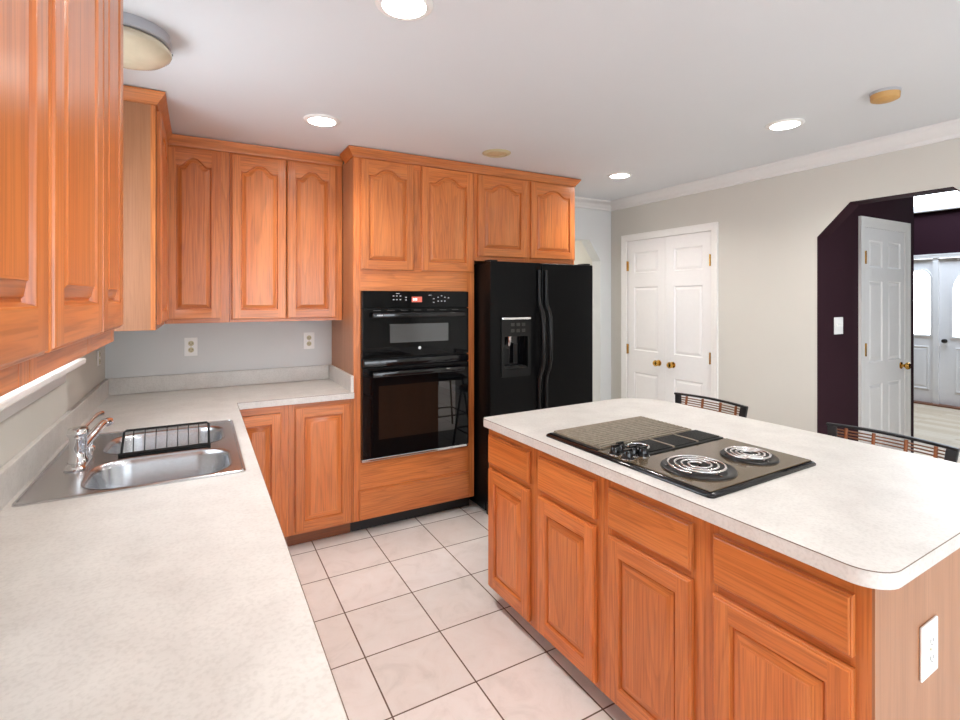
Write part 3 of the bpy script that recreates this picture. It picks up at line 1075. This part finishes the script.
# faucet on the sink deck
ZD = ZS + 0.005
FX, FY = -0.372, 2.215
f = thing('faucet', 'chrome single-lever kitchen faucet on the sink deck', 'faucet', (FX, FY, ZD))
MB().loft([[(p[0], p[1], zz) for p in rrect(-0.030 - i, 0.030 + i, -0.085 - i, 0.085 + i, 0.029 + i, 8)] for i, zz in ((0, 0), (0.001, 0.004), (-0.003, 0.009), (-0.012, 0.012))], cap_first=True).build('base_plate', M['chrome'], f, smooth=50)
MB().lathe([(0.030, 0.010), (0.029, 0.018), (0.024, 0.024), (0.024, 0.060), (0.0255, 0.064), (0.0255, 0.100), (0.030, 0.100), (0.0325, 0.108), (0.032, 0.120), (0.028, 0.127), (0.010, 0.130), (0.0001, 0.130)], n=32).build('body', M['chrome'], f, smooth=40)
sp = [(0.004, 0.012, 0.048), (0.014, 0.045, 0.062), (0.028, 0.085, 0.080), (0.042, 0.122, 0.098), (0.048, 0.138, 0.104), (0.055, 0.152, 0.106)]
spo = MB().tube(sp, [0.018, 0.017, 0.0155, 0.0145, 0.014, 0.014], 16).build('spout', M['chrome'], f, smooth=50)
MB().tube([(0.053, 0.149, 0.1065), (0.063, 0.166, 0.1065), (0.068, 0.175, 0.1055)], [0.0168, 0.0168, 0.0145], 16).build('aerator', M['chrome'], spo, smooth=40)
lv = MB().tube([(0.004, 0.010, 0.108), (0.014, 0.045, 0.122), (0.028, 0.085, 0.139), (0.038, 0.110, 0.147), (0.050, 0.132, 0.148)], [0.008, 0.0065, 0.006, 0.0075, 0.0085], 12)
lv.build('lever', M['chrome'], f, smooth=50)

# side sprayer beside the faucet
sy = thing('side_sprayer', 'small chrome sprayer knob behind the faucet on the sink deck', 'sprayer', (-0.376, 2.43, ZD))
MB().lathe([(0.021, 0), (0.021, 0.006), (0.014, 0.012), (0.012, 0.030)], n=20).build('base', M['chrome'], sy, smooth=40)
MB().lathe([(0.010, 0.030), (0.014, 0.040), (0.0165, 0.056), (0.014, 0.068), (0.0001, 0.074)], n=20).build('spray_head', M['chrome'], sy, smooth=50)

# wire rack standing on the divider
rk = thing('dish_rack', 'small black wire rack standing on the divider between the sink bowls', 'rack', (0, 2.247, ZD))
MB().tube([(-0.262, 0, 0.006), (0.036, 0, 0.006)], 0.0068, 8).build('bottom_rail', M['black_satin'], rk)
MB().tube([(-0.252, -0.004, 0.008), (-0.247, 0.022, 0.082), (-0.240, 0.024, 0.088), (0.022, 0.024, 0.088), (0.029, 0.022, 0.082), (0.030, -0.004, 0.008)], 0.0042, 8).build('hoop', M['black_satin'], rk)
for k in range(7):
    x = -0.252 + 0.282 * (k + 1) / 8
    MB().tube([(x, 0, 0.008), (x, 0.024, 0.088)], 0.0017, 6).build('wire', M['black_satin'], rk)
for x in (-0.20, -0.02):
    MB().tube([(x, 0, 0.006), (x, 0.018, 0.004), (x, 0.030, 0.004)], 0.0028, 6).build('foot', M['black_satin'], rk)

# ------------------------------------------------------------------ wall oven
ov = thing('wall_oven', 'black glass double wall oven with red display, built into the tall cabinet', 'oven', (0.886, TF, 0))
OW = 0.752
mb = MB().box(0.012, OW - 0.012, 0.0205, 0.50, 0.475, 1.535)
mb.build('housing', M['black_matte'], ov)
MB().box(0.0, OW, -0.010, -0.0008, 0.462, 1.546).build('flange', M['black_satin'], ov)
cp = MB().rbox(0.0, OW, -0.034, -0.011, 1.437, 1.546, 0.004).build('control_panel', M['black_oven'], ov, smooth=30)
ds = MB().box(0.330, 0.402, -0.0355, -0.0341, 1.474, 1.510).build('display', M['display'], cp)
dg = MB()
for k in range(3):
    x = 0.338 + 0.011 * k
    dg.box(x, x + 0.007, -0.0362, -0.0356, 1.485, 1.500)
dg.build('digits', M['digits'], ds)
for (x, z) in [(0.20, 1.512), (0.222, 1.512), (0.246, 1.512), (0.20, 1.488), (0.222, 1.488), (0.246, 1.488), (0.285, 1.503), (0.285, 1.486),
               (0.482, 1.494), (0.515, 1.504), (0.540, 1.514), (0.565, 1.504), (0.482, 1.47), (0.515, 1.478), (0.540, 1.478), (0.565, 1.478), (0.592, 1.5)]:
    MB().box(x, x + 0.010, -0.0348, -0.0341, z, z + 0.005).build('key_legend', M['legend'], cp)
MB().box(0.222, 0.246, -0.0348, -0.0341, 1.529, 1.532).build('key_legend', M['legend'], cp)
MB().box(0.450, 0.470, -0.0348, -0.0341, 1.519, 1.522).build('key_legend', M['legend'], cp)
# upper door
ud = MB().rbox(0.0, OW, -0.036, -0.011, 1.118, 1.433, 0.004).build('upper_door', M['black_oven'], ov, smooth=30)
MB().box(0.180, 0.595, -0.0368, -0.0358, 1.212, 1.332).build('window', M['mw_window'], ud)
for k in range(7):
    x = 0.07 + 0.092 * k
    MB().box(x, x + 0.05, -0.0372, -0.0361, 1.420, 1.424).build('vent_slot', M['pewter'], ud)
MB().lathe([(0.0001, -0.0375), (0.010, -0.0375), (0.010, -0.0361)], (0.385, 0, 1.172), axis='Y', n=20).build('emblem', M['legend'], ud)


def bar_handle(parent, z, x0, x1):
    h = MB().rbox(x0, x1, -0.082, -0.060, z - 0.017, z + 0.017, 0.007, 3)
    for x in (x0 + 0.03, x1 - 0.05):
        h.box(x, x + 0.02, -0.064, -0.0362, z - 0.010, z + 0.010)
    return h.build('handle', M['black_gloss'], parent, smooth=40)


h = bar_handle(ud, 1.392, 0.055, OW - 0.045)
lt = MB()
for k, x in enumerate((0.082, 0.092, 0.102, 0.110)):
    lt.box(x, x + 0.0065, -0.0828, -0.0821, 1.389, 1.396)
lt.build('legend', M['legend'], h)
MB().rbox(0.004, OW - 0.004, -0.050, -0.011, 1.066, 1.112, 0.008).build('middle_vent', M['black_gloss'], ov, smooth=40)
ld = MB().rbox(0.0, OW, -0.038, -0.011, 0.486, 1.062, 0.004).build('lower_door', M['black_oven'], ov, smooth=30)
MB().box(0.105, OW - 0.105, -0.0388, -0.0378, 0.60, 0.94).build('window', M['oven_window'], ld)
bar_handle(ld, 1.018, 0.055, OW - 0.045)
MB().rbox(0.0, OW, -0.030, -0.0105, 0.466, 0.483, 0.003).build('bottom_trim', M['chrome'], ov)

# ------------------------------------------------------------------ refrigerator
RX, RY = 1.716, 2.935
fr = thing('refrigerator', 'black side-by-side refrigerator with ice dispenser in the left door', 'refrigerator', (RX, RY, 0))
RW = 0.908
MB().rbox(0.004, RW - 0.004, 0.075, 0.765, 0.03, 1.745, 0.006).build('body', M['black_tex'], fr, smooth=30)
MB().box(0.01, RW - 0.01, 0.045, 0.075, 0.012, 0.085).build('base_grille', M['black_matte'], fr)
for x in (0.06, RW - 0.06):
    MB().tube([(x - 0.015, 0.12, 0.016), (x + 0.015, 0.12, 0.016)], 0.0155, 12).build('roller', M['black_matte'], fr)
XS = 0.424
# freezer door with the dispenser recess cut through its front
DX0, DX1, DZ0, DZ1 = 0.088, 0.318, 0.985, 1.362
dl = MB()
dl.polyext([rrect(0.0, XS - 0.004, 0.095, 1.752, 0.008, 3), list(reversed(rrect(DX0, DX1, DZ0, DZ1, 0.012, 3)))], fY, 0.0, 0.070)
d1 = dl.build('freezer_door', M['black_tex'], fr, smooth=30, bevel=0.006)
rc = MB().box(DX0 + 0.001, DX1 - 0.001, 0.062, 0.069, DZ0, DZ1)
dsp = rc.build('dispenser', M['black_gloss'], d1)
fw = MB().polyext([rrect(DX0 - 0.006, DX1 + 0.006, DZ0 - 0.03, DZ1 + 0.006, 0.014, 3), list(reversed(rrect(DX0 + 0.018, DX1 - 0.018, DZ0 + 0.03, 1.235, 0.008, 3)))], fY, -0.010, 0.004)
fw.build('bezel', M['black_satin'], dsp, smooth=30)
MB().rbox(DX0 - 0.002, DX1 + 0.002, -0.018, -0.0102, DZ1 - 0.010, DZ1 + 0.006, 0.003).build('top_lip', M['chrome'], dsp)
for r_ in range(2):
    for k in range(3):
        x = DX0 + 0.070 + 0.045 * k
        z = 1.328 - 0.042 * r_
        MB().rbox(x, x + 0.028, -0.0125, -0.0102, z - 0.022, z, 0.001).build('button', M['pewter'], dsp)
MB().tube([(DX0 + 0.08, 0.03, 1.24), (DX0 + 0.08, 0.028, 1.20), (DX0 + 0.078, 0.034, 1.17)], [0.020, 0.018, 0.012], 12).build('ice_chute', M['chrome'], dsp, smooth=40)
MB().rbox(DX0 + 0.045, DX0 + 0.085, 0.035, 0.042, 1.04, 1.15, 0.003).build('paddle', M['black_satin'], dsp)
MB().rbox(DX0 + 0.12, DX0 + 0.155, 0.035, 0.042, 1.04, 1.18, 0.003).build('paddle', M['black_satin'], dsp)
MB().rbox(DX0 + 0.022, DX1 - 0.022, 0.0, 0.06, DZ0 + 0.030, DZ0 + 0.040, 0.003).build('drip_tray', M['pewter'], dsp)
dr = MB().rbox(XS + 0.004, RW, 0.0, 0.070, 0.095, 1.752, 0.008, 3)
d2 = dr.build('refrigerator_door', M['black_tex'], fr, smooth=30)


def fridge_handle(parent, x):
    pts = [(x, -0.012, 1.70), (x, -0.013, 1.50), (x, -0.016, 1.455), (x, -0.046, 1.405), (x, -0.062, 1.36), (x, -0.068, 1.22), (x, -0.062, 1.06), (x, -0.046, 1.00), (x, -0.018, 0.945), (x, -0.013, 0.90), (x, -0.012, 0.50)]
    return MB().tube(pts, [0.012, 0.013, 0.014, 0.0155, 0.016, 0.016, 0.016, 0.0155, 0.014, 0.013, 0.012], 12).build('handle', M['black_satin'], parent, smooth=60)


fridge_handle(d1, XS - 0.028)
fridge_handle(d2, XS + 0.032)
MB().rbox(0.01, 0.07, 0.02, 0.10, 1.7525, 1.764, 0.004).build('hinge_cover', M['black_satin'], fr)
MB().rbox(RW - 0.07, RW - 0.01, 0.02, 0.10, 1.7525, 1.764, 0.004).build('hinge_cover', M['black_satin'], fr)

# ------------------------------------------------------------------ island
IF, ID = 1.270, 0.58
units = [(2.145, 1.765, 1.798, 2.129, 'oak island cabinet at the far end nearest the refrigerator'),
         (1.764, 1.360, 1.394, 1.731, 'oak island cabinet second from the refrigerator, under the grill grate'),
         (1.359, 0.956, 0.991, 1.326, 'oak island cabinet third from the refrigerator, under the coil burners'),
         (0.955, 0.545, 0.576, 0.920, 'oak island cabinet at the near end with the white outlet')]
for (yt, yb, da, db, lab) in units:
    c = cabinet(lab, IF, yt, -R(90), name='island_cabinet', group='oak base cabinets of the island')
    w = yt - yb
    carcass(c, w, ID, 0.078, CT, top=False)
    xa, xb = yt - db, yt - da
    face_frame(c, w, 0.078, CT, [(0, max(0.02, xa + 0.010)), (xb - 0.010, w)],
               [(xa + 0.010, xb - 0.010, 0.078, 0.115), (xa + 0.010, xb - 0.010, 0.655, 0.710), (xa + 0.010, xb - 0.010, 0.815, CT)])
    cab_door(c, xa, xb, 0.097, 0.667)
    drawer_front(c, xa, xb, 0.695, 0.834)
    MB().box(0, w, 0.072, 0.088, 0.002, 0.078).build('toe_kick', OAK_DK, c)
    if yb < 0.6:
        MB().box(w + 0.0005, w + 0.006, 0.0, ID, 0.078, CT).box(w + 0.0005, w + 0.006, 0.072, ID, 0.002, 0.078).build('end_panel', VEN_V, c)
    if yt > 2.1:
        MB().box(-0.006, -0.0005, 0.0, ID, 0.078, CT).box(-0.006, -0.0005, 0.072, ID, 0.002, 0.078).build('end_panel', VEN_V, c)

IX0, IX1, IY0, IY1 = 1.227, 2.343, 0.503, 2.152
CX0, CX1, CY0, CY1 = 1.32, 1.84, 0.99, 1.69
ic = MB()
ol = (arc(IX1 - 0.25, IY1 - 0.25, 0.25, 0, 90, 12) + arc(IX0 + 0.03, IY1 - 0.03, 0.03, 90, 180, 5)
      + arc(IX0 + 0.075, IY0 + 0.075, 0.075, 180, 270, 10) + arc(IX1 - 0.25, IY0 + 0.25, 0.25, 270, 360, 12))
ic.polyext([ol, [(CX0, CY0), (CX0, CY1), (CX1, CY1), (CX1, CY0)]], fZ, 0.875, 0.914)
ict = tag(ic.build('countertop', LAM, smooth=30, bevel=0.002, bseg=2), 'off-white laminate island worktop with rounded corners holding the cooktop', 'worktop')

MB().tube([(p[0], p[1], 0.9126) for p in ol], 0.0012, 6, closed=True).build('edge_seam', M['seam'], ict)

# ------------------------------------------------------------------ cooktop
ck = thing('cooktop', 'black downdraft cooktop with grill grate and two coil burners', 'cooktop', (0, 0, 0.9142))
KX0, KX1, KY0, KY1 = 1.290, 1.887, 0.947, 1.732
pl = MB()
pl.loft([[(p[0], p[1], zz) for p in rrect(KX0 + i, KX1 - i, KY0 + i, KY1 - i, 0.016, 4)] for i, zz in ((0, 0), (0, 0.005), (0.004, 0.010), (0.010, 0.012))], cap_first=True)
pl.build('top_frame', M['black_gloss'], ck, smooth=40)
MB().box(CX0 + 0.006, CX1 - 0.006, CY0 + 0.006, CY1 - 0.006, -0.038, -0.001).build('burner_box', M['black_matte'], ck)
# burner cartridge
bc = MB().rbox(1.306, 1.872, 0.962, 1.282, 0.0125, 0.016, 0.0012).build('burner_panel', M['cook'], ck)
MB().rbox(1.300, 1.420, 1.283, 1.425, 0.0125, 0.016, 0.0012).build('control_panel', M['cook'], ck)


def burner(cx, cy, r):
    b = MB().lathe([(r * 0.25, 0.0172), (r * 0.7, 0.0172), (r * 0.98, 0.020), (r * 1.06, 0.0225), (r * 1.13, 0.021), (r * 1.15, 0.0165), (r * 0.25, 0.0165)], (cx, cy, 0), n=40)
    bo = b.build('burner', M['bowl'], ck, smooth=50)
    pts = []
    turns = 3.6
    for i in range(int(turns * 28) + 1):
        a = 2 * PI * i / 28
        rr_ = r * 0.22 + (r * 0.97 - r * 0.22) * (a / (2 * PI * turns))
        pts.append((cx + rr_ * math.cos(a), cy + rr_ * math.sin(a), 0.0285))
    MB().tube(pts, 0.0045, 8).build('coil', M['coil'], bo, smooth=60)
    sp_ = MB()
    for a in (20, 140, 260):
        sp_.tube([(cx, cy, 0.0212), (cx + r * math.cos(R(a)), cy + r * math.sin(R(a)), 0.0212)], 0.002, 6)
    sp_.build('coil_support', M['chrome'], bo)
    return bo


burner(1.452, 1.110, 0.104)
burner(1.718, 1.095, 0.083)
# downdraft vent grille
vg = MB().rbox(1.425, 1.862, 1.288, 1.424, 0.0125, 0.020, 0.003).build('vent_grille', M['black_satin'], ck, smooth=30)
vs_ = MB()
for k in range(15):
    y = 1.302 + 0.0075 * k
    vs_.box(1.435, 1.852, y, y + 0.003, 0.0202, 0.0245)
vs_.build('slat', M['black_satin'], vg)
vb = MB()
for x in (1.565, 1.705):
    vb.box(x, x + 0.006, 1.295, 1.417, 0.0202, 0.0262)
vb.build('cross_bar', M['grate'], vg)
# lifting ring of the grille
MB().tube([(1.440 + 0.038 * math.cos(2 * PI * k / 28), 1.356 + 0.038 * math.sin(2 * PI * k / 28), 0.0285) for k in range(28)], 0.004, 8, closed=True).build('ring_handle', M['chrome'], vg, smooth=50)
# grill grate: frame, long bars and cross bars
gp = MB().rbox(1.308, 1.860, 1.430, 1.718, 0.0125, 0.0145, 0.0008).build('grill_pan', M['black_satin'], ck)
gb = MB()
gb.box(1.324, 1.852, 1.432, 1.438, 0.0147, 0.0225).box(1.324, 1.852, 1.704, 1.710, 0.0147, 0.0225)
gb.box(1.324, 1.330, 1.438, 1.704, 0.0147, 0.0225).box(1.846, 1.852, 1.438, 1.704, 0.0147, 0.0225)
for k in range(12):
    y = 1.455 + k * 0.0210
    gb.tube([(1.329, y, 0.0212), (1.847, y, 0.0212)], 0.0040, 6, cap=False)
for k in range(4):
    x = 1.43 + 0.105 * k
    gb.box(x, x + 0.006, 1.438, 1.704, 0.015, 0.0195)
gb.build('grill_grate', M['grate'], ck)
for (x, y) in [(1.326, 1.362), (1.326, 1.302), (1.370, 1.380), (1.374, 1.322), (1.398, 1.296)]:
    kn = MB().lathe([(0.0215, 0.0162), (0.0215, 0.021), (0.018, 0.024), (0.016, 0.042), (0.014, 0.045), (0.0001, 0.045)], (x, y, 0), n=20)
    kn.box(x - 0.016, x + 0.016, y - 0.004, y + 0.004, 0.043, 0.050)
    ko = kn.build('knob', M['black_gloss'], ck, smooth=40)
    MB().lathe([(0.0222, 0.0162), (0.0238, 0.0162), (0.0238, 0.0185), (0.0222, 0.0185)], (x, y, 0), n=24).build('skirt', M['chrome'], ko, smooth=40)


# ------------------------------------------------------------------ outlets and switches
def outlet(label, loc, rotz, wd=0.075, ht=0.118, kind='outlet', plate='plate', rec='ivory'):
    o = thing('wall_outlet' if kind == 'outlet' else 'light_switch', label, kind, loc, rotz)
    MB().rbox(-wd / 2, wd / 2, -0.006, 0, -ht / 2, ht / 2, 0.0025).build('cover_plate', M[plate], o, smooth=30)
    if kind == 'outlet':
        for z in (0.021, -0.021):
            rp = MB().lathe([(0.0001, -0.0085), (0.0155, -0.0085), (0.0165, -0.0061)], (0, 0, z), axis='Y', n=20).build('receptacle', M[rec], o, smooth=30)
            sl_ = MB().box(-0.008, -0.0055, -0.0092, -0.0086, z - 0.003, z + 0.007).box(0.0055, 0.008, -0.0092, -0.0086, z - 0.002, z + 0.006).box(-0.002, 0.002, -0.0092, -0.0086, z - 0.010, z - 0.006)
            sl_.build('slot', M['slot'], rp)
        MB().lathe([(0.0001, -0.0078), (0.003, -0.0078), (0.003, -0.0061)], (0, 0, 0), axis='Y', n=10).build('screw', M['ivory'], o)
    else:
        for x in ((-0.023, 0.023) if wd > 0.1 else (0,)):
            MB().box(x - 0.005, x + 0.005, -0.016, -0.0061, -0.004, 0.014).build('toggle', M['plate'], o)
    return o


outlet('white outlet on the back wall below the corner wall cabinet', (-0.052, YB - 0.0005, 1.187), 0)
outlet('white outlet on the back wall next to the tall oven cabinet', (0.680, YB - 0.0005, 1.196), 0)
outlet('white outlet seen edge on, on the window wall near the corner', (XL + 0.0005, 3.50, 1.165), R(90), ht=0.085)
outlet('white outlet on the veneered end of the island', (1.550, 0.5385, 0.636), 0, wd=0.098, ht=0.132, rec='plate')
outlet('white double light switch on the dark hall wall', (3.856, 1.8312, 1.31), 0, wd=0.112, ht=0.118, kind='switch')


# the island stands very slightly askew to the walls
ISLAND = [o for o in COL.objects if o.parent is None and 'island' in o.get('label', '') and o.get('category') in ('cabinet', 'worktop', 'outlet')] + [ck]
TH = R(1.525)
PIV = Vector((1.249, 1.33, 0))
for o in ISLAND:
    v = o.location - PIV
    v.rotate(Matrix.Rotation(TH, 3, 'Z'))
    o.location = v + PIV
    o.rotation_euler.z += TH


# ------------------------------------------------------------------ ceiling fixtures
def downlight(x, y, label, lit=True):
    o = thing('recessed_light', label, 'ceiling light', (x, y, ZC), 0, 'recessed ceiling lights')
    MB().lathe([(0.070, -0.0095), (0.076, -0.0105), (0.092, -0.004), (0.094, -0.0006), (0.070, -0.0006)], n=40).build('trim_ring', M['white'] if lit else M['ivory'], o, smooth=50)
    if lit:
        MB().lathe([(0.0001, -0.0070), (0.0695, -0.0070), (0.0695, -0.0012), (0.0001, -0.0012)], n=40).build('lens', M['lamp'], o, smooth=40)
        d = bpy.data.lights.new('downlight_beam', 'SPOT')
        d.energy = SPOT_W
        d.color = (1.0, 0.965, 0.92)
        d.spot_size = R(150)
        d.spot_blend = 0.9
        d.shadow_soft_size = 0.065
        lo = bpy.data.objects.new('downlight_beam', d)
        COL.objects.link(lo)
        lo.parent = o
        lo.location = (0, 0, -0.012)
    else:
        MB().lathe([(0.0001, -0.0140), (0.03, -0.0130), (0.055, -0.009), (0.0695, -0.0045), (0.0695, -0.0012), (0.0001, -0.0012)], n=40).build('lens', M['amber'], o, smooth=40)
    return o


downlight(0.575, 1.535, 'lit round downlight cut by the top picture edge')
downlight(0.567, 2.752, 'lit round downlight in front of the two-door wall cabinet')
downlight(2.786, 1.584, 'lit round downlight between the smoke detector and the closet doors')
downlight(2.828, 2.862, 'lit round downlight in front of the closet doors')
downlight(1.694, 2.818, 'unlit yellowed downlight above the oven cabinet', lit=False)
downlight(0.573, 0.32, 'lit round downlight over the near end of the sink worktop')
downlight(2.80, 0.31, 'lit round downlight beyond the near end of the island')
downlight(1.6, -1.6, 'added unseen downlight over the near part of the kitchen')  # extra lamp out of view, added for more light

sd = thing('smoke_detector', 'yellowed round smoke detector on the ceiling near the archway', 'smoke detector', (2.752, 1.112, ZC))
MB().lathe([(0.056, -0.012), (0.058, -0.010), (0.058, -0.0006), (0.0001, -0.0006)], n=32).build('mounting_plate', M['nickel'], sd, smooth=40)
MB().lathe([(0.0001, -0.044), (0.030, -0.044), (0.034, -0.041), (0.044, -0.041), (0.054, -0.036), (0.056, -0.0125), (0.0001, -0.0125)], n=32).build('cover', M['yellowed'], sd, smooth=40)

fm = thing('flush_ceiling_light', 'round flush ceiling light with mottled glass bowl, above the sink', 'ceiling light', (-0.232, 2.165, ZC))
MB().lathe([(0.134, -0.040), (0.138, -0.036), (0.138, -0.0006), (0.0001, -0.0006)], n=48).build('pan', M['nickel'], fm, smooth=40)
MB().lathe([(0.0001, -0.116), (0.040, -0.114), (0.080, -0.107), (0.115, -0.093), (0.138, -0.074), (0.143, -0.062), (0.136, -0.050), (0.126, -0.0405), (0.0001, -0.0405)], n=48).build('glass_bowl', M['alabaster'], fm, smooth=60)
for a in (10, 130, 250):
    MB().tube([(0.130 * math.cos(R(a)), 0.130 * math.sin(R(a)), -0.046), (0.146 * math.cos(R(a)), 0.146 * math.sin(R(a)), -0.046)], 0.004, 8).build('thumb_screw', M['pewter'], fm)


# ------------------------------------------------------------------ bar stools
def stool(y, label):
    o = thing('bar_stool', label, 'bar stool', (2.40, y, 0), 0, 'bar stools at the island')
    SZ = 0.62
    seat = MB().loft([[(p[0], p[1], z) for p in rrect(-0.19 + i, 0.19 - i, -0.20 + i, 0.20 - i, 0.08, 6)] for i, z in ((0.01, SZ - 0.02), (0, SZ - 0.01), (0, SZ + 0.015), (0.02, SZ + 0.03))], cap_first=True)
    seat.build('seat', M['frame_blk'], o, smooth=40)
    for sx in (-1, 1):
        for sy_ in (-1, 1):
            MB().tube([(0.15 * sx, 0.16 * sy_, SZ - 0.02), (0.19 * sx, 0.20 * sy_, 0.25), (0.215 * sx, 0.225 * sy_, 0.0115)], 0.0105, 10).build('leg', M['frame_blk'], o, smooth=60)
    MB().tube([(p[0], p[1], 0.22) for p in rrect(-0.192, 0.192, -0.202, 0.202, 0.05, 5)], 0.008, 8, closed=True).build('footrest', M['frame_blk'], o, smooth=60)
    # curved back: posts, top rail, rods, bindings

    def bx(yy, z):
        return 0.215 + 0.04 * (z - SZ) / 0.28 - 0.03 * (yy / 0.24) ** 2 + 0.02
    def flare(z):
        return 0.192 + 0.030 * (z - SZ) / 0.28
    for sy_ in (-1, 1):
        lo = []
        for z in (SZ - 0.005, SZ + 0.07, SZ + 0.15, SZ + 0.22, SZ + 0.271):
            yc = sy_ * flare(z)
            xc = bx(yc, z)
            lo.append([(xc - 0.009, yc - 0.019, z), (xc + 0.009, yc - 0.019, z), (xc + 0.009, yc + 0.019, z), (xc - 0.009, yc + 0.019, z)])
        MB().loft(lo, cap_first=True).build('back_post', M['frame_blk'], o, bevel=0.003)
        MB().tube([(0.15, sy_ * 0.19, SZ), (bx(sy_ * 0.2, SZ), sy_ * 0.2, SZ + 0.002)], 0.010, 8).build('bracket', M['frame_blk'], o)
    zt = SZ + 0.273
    lo = []
    for k in range(13):
        yy = -0.243 + 0.486 * k / 12
        z = zt + 0.004 * (1 - (yy / 0.25) ** 2)
        xx = bx(yy, z)
        lo.append([(xx - 0.010, yy, z - 0.006), (xx + 0.010, yy, z - 0.006), (xx + 0.010, yy, z + 0.007), (xx - 0.010, yy, z + 0.007)])
    MB().loft(lo, cap_first=True).build('top_rail', M['frame_blk'], o, bevel=0.003)
    for k in range(14):
        z = SZ + 0.256 - 0.0138 * k
        f_ = flare(z) - 0.016
        pts = [(bx(yy, z), yy, z) for yy in [(-f_ + 2 * f_ * i / 10) for i in range(11)]]
        MB().tube(pts, 0.0034, 6).build('back_rod', M['rod'], o, smooth=60)
    for yy in (-0.165, -0.06, 0.06, 0.165):
        MB().tube([(bx(yy, z), yy, z) for z in (SZ + 0.06, SZ + 0.12, SZ + 0.19, SZ + 0.267)], 0.0075, 8).build('rattan_binding', M['rattan'], o, smooth=60)
    return o


stool(1.95, 'bar stool with slatted back in front of the white closet doors')
stool(1.062, 'bar stool with slatted back in front of the archway')
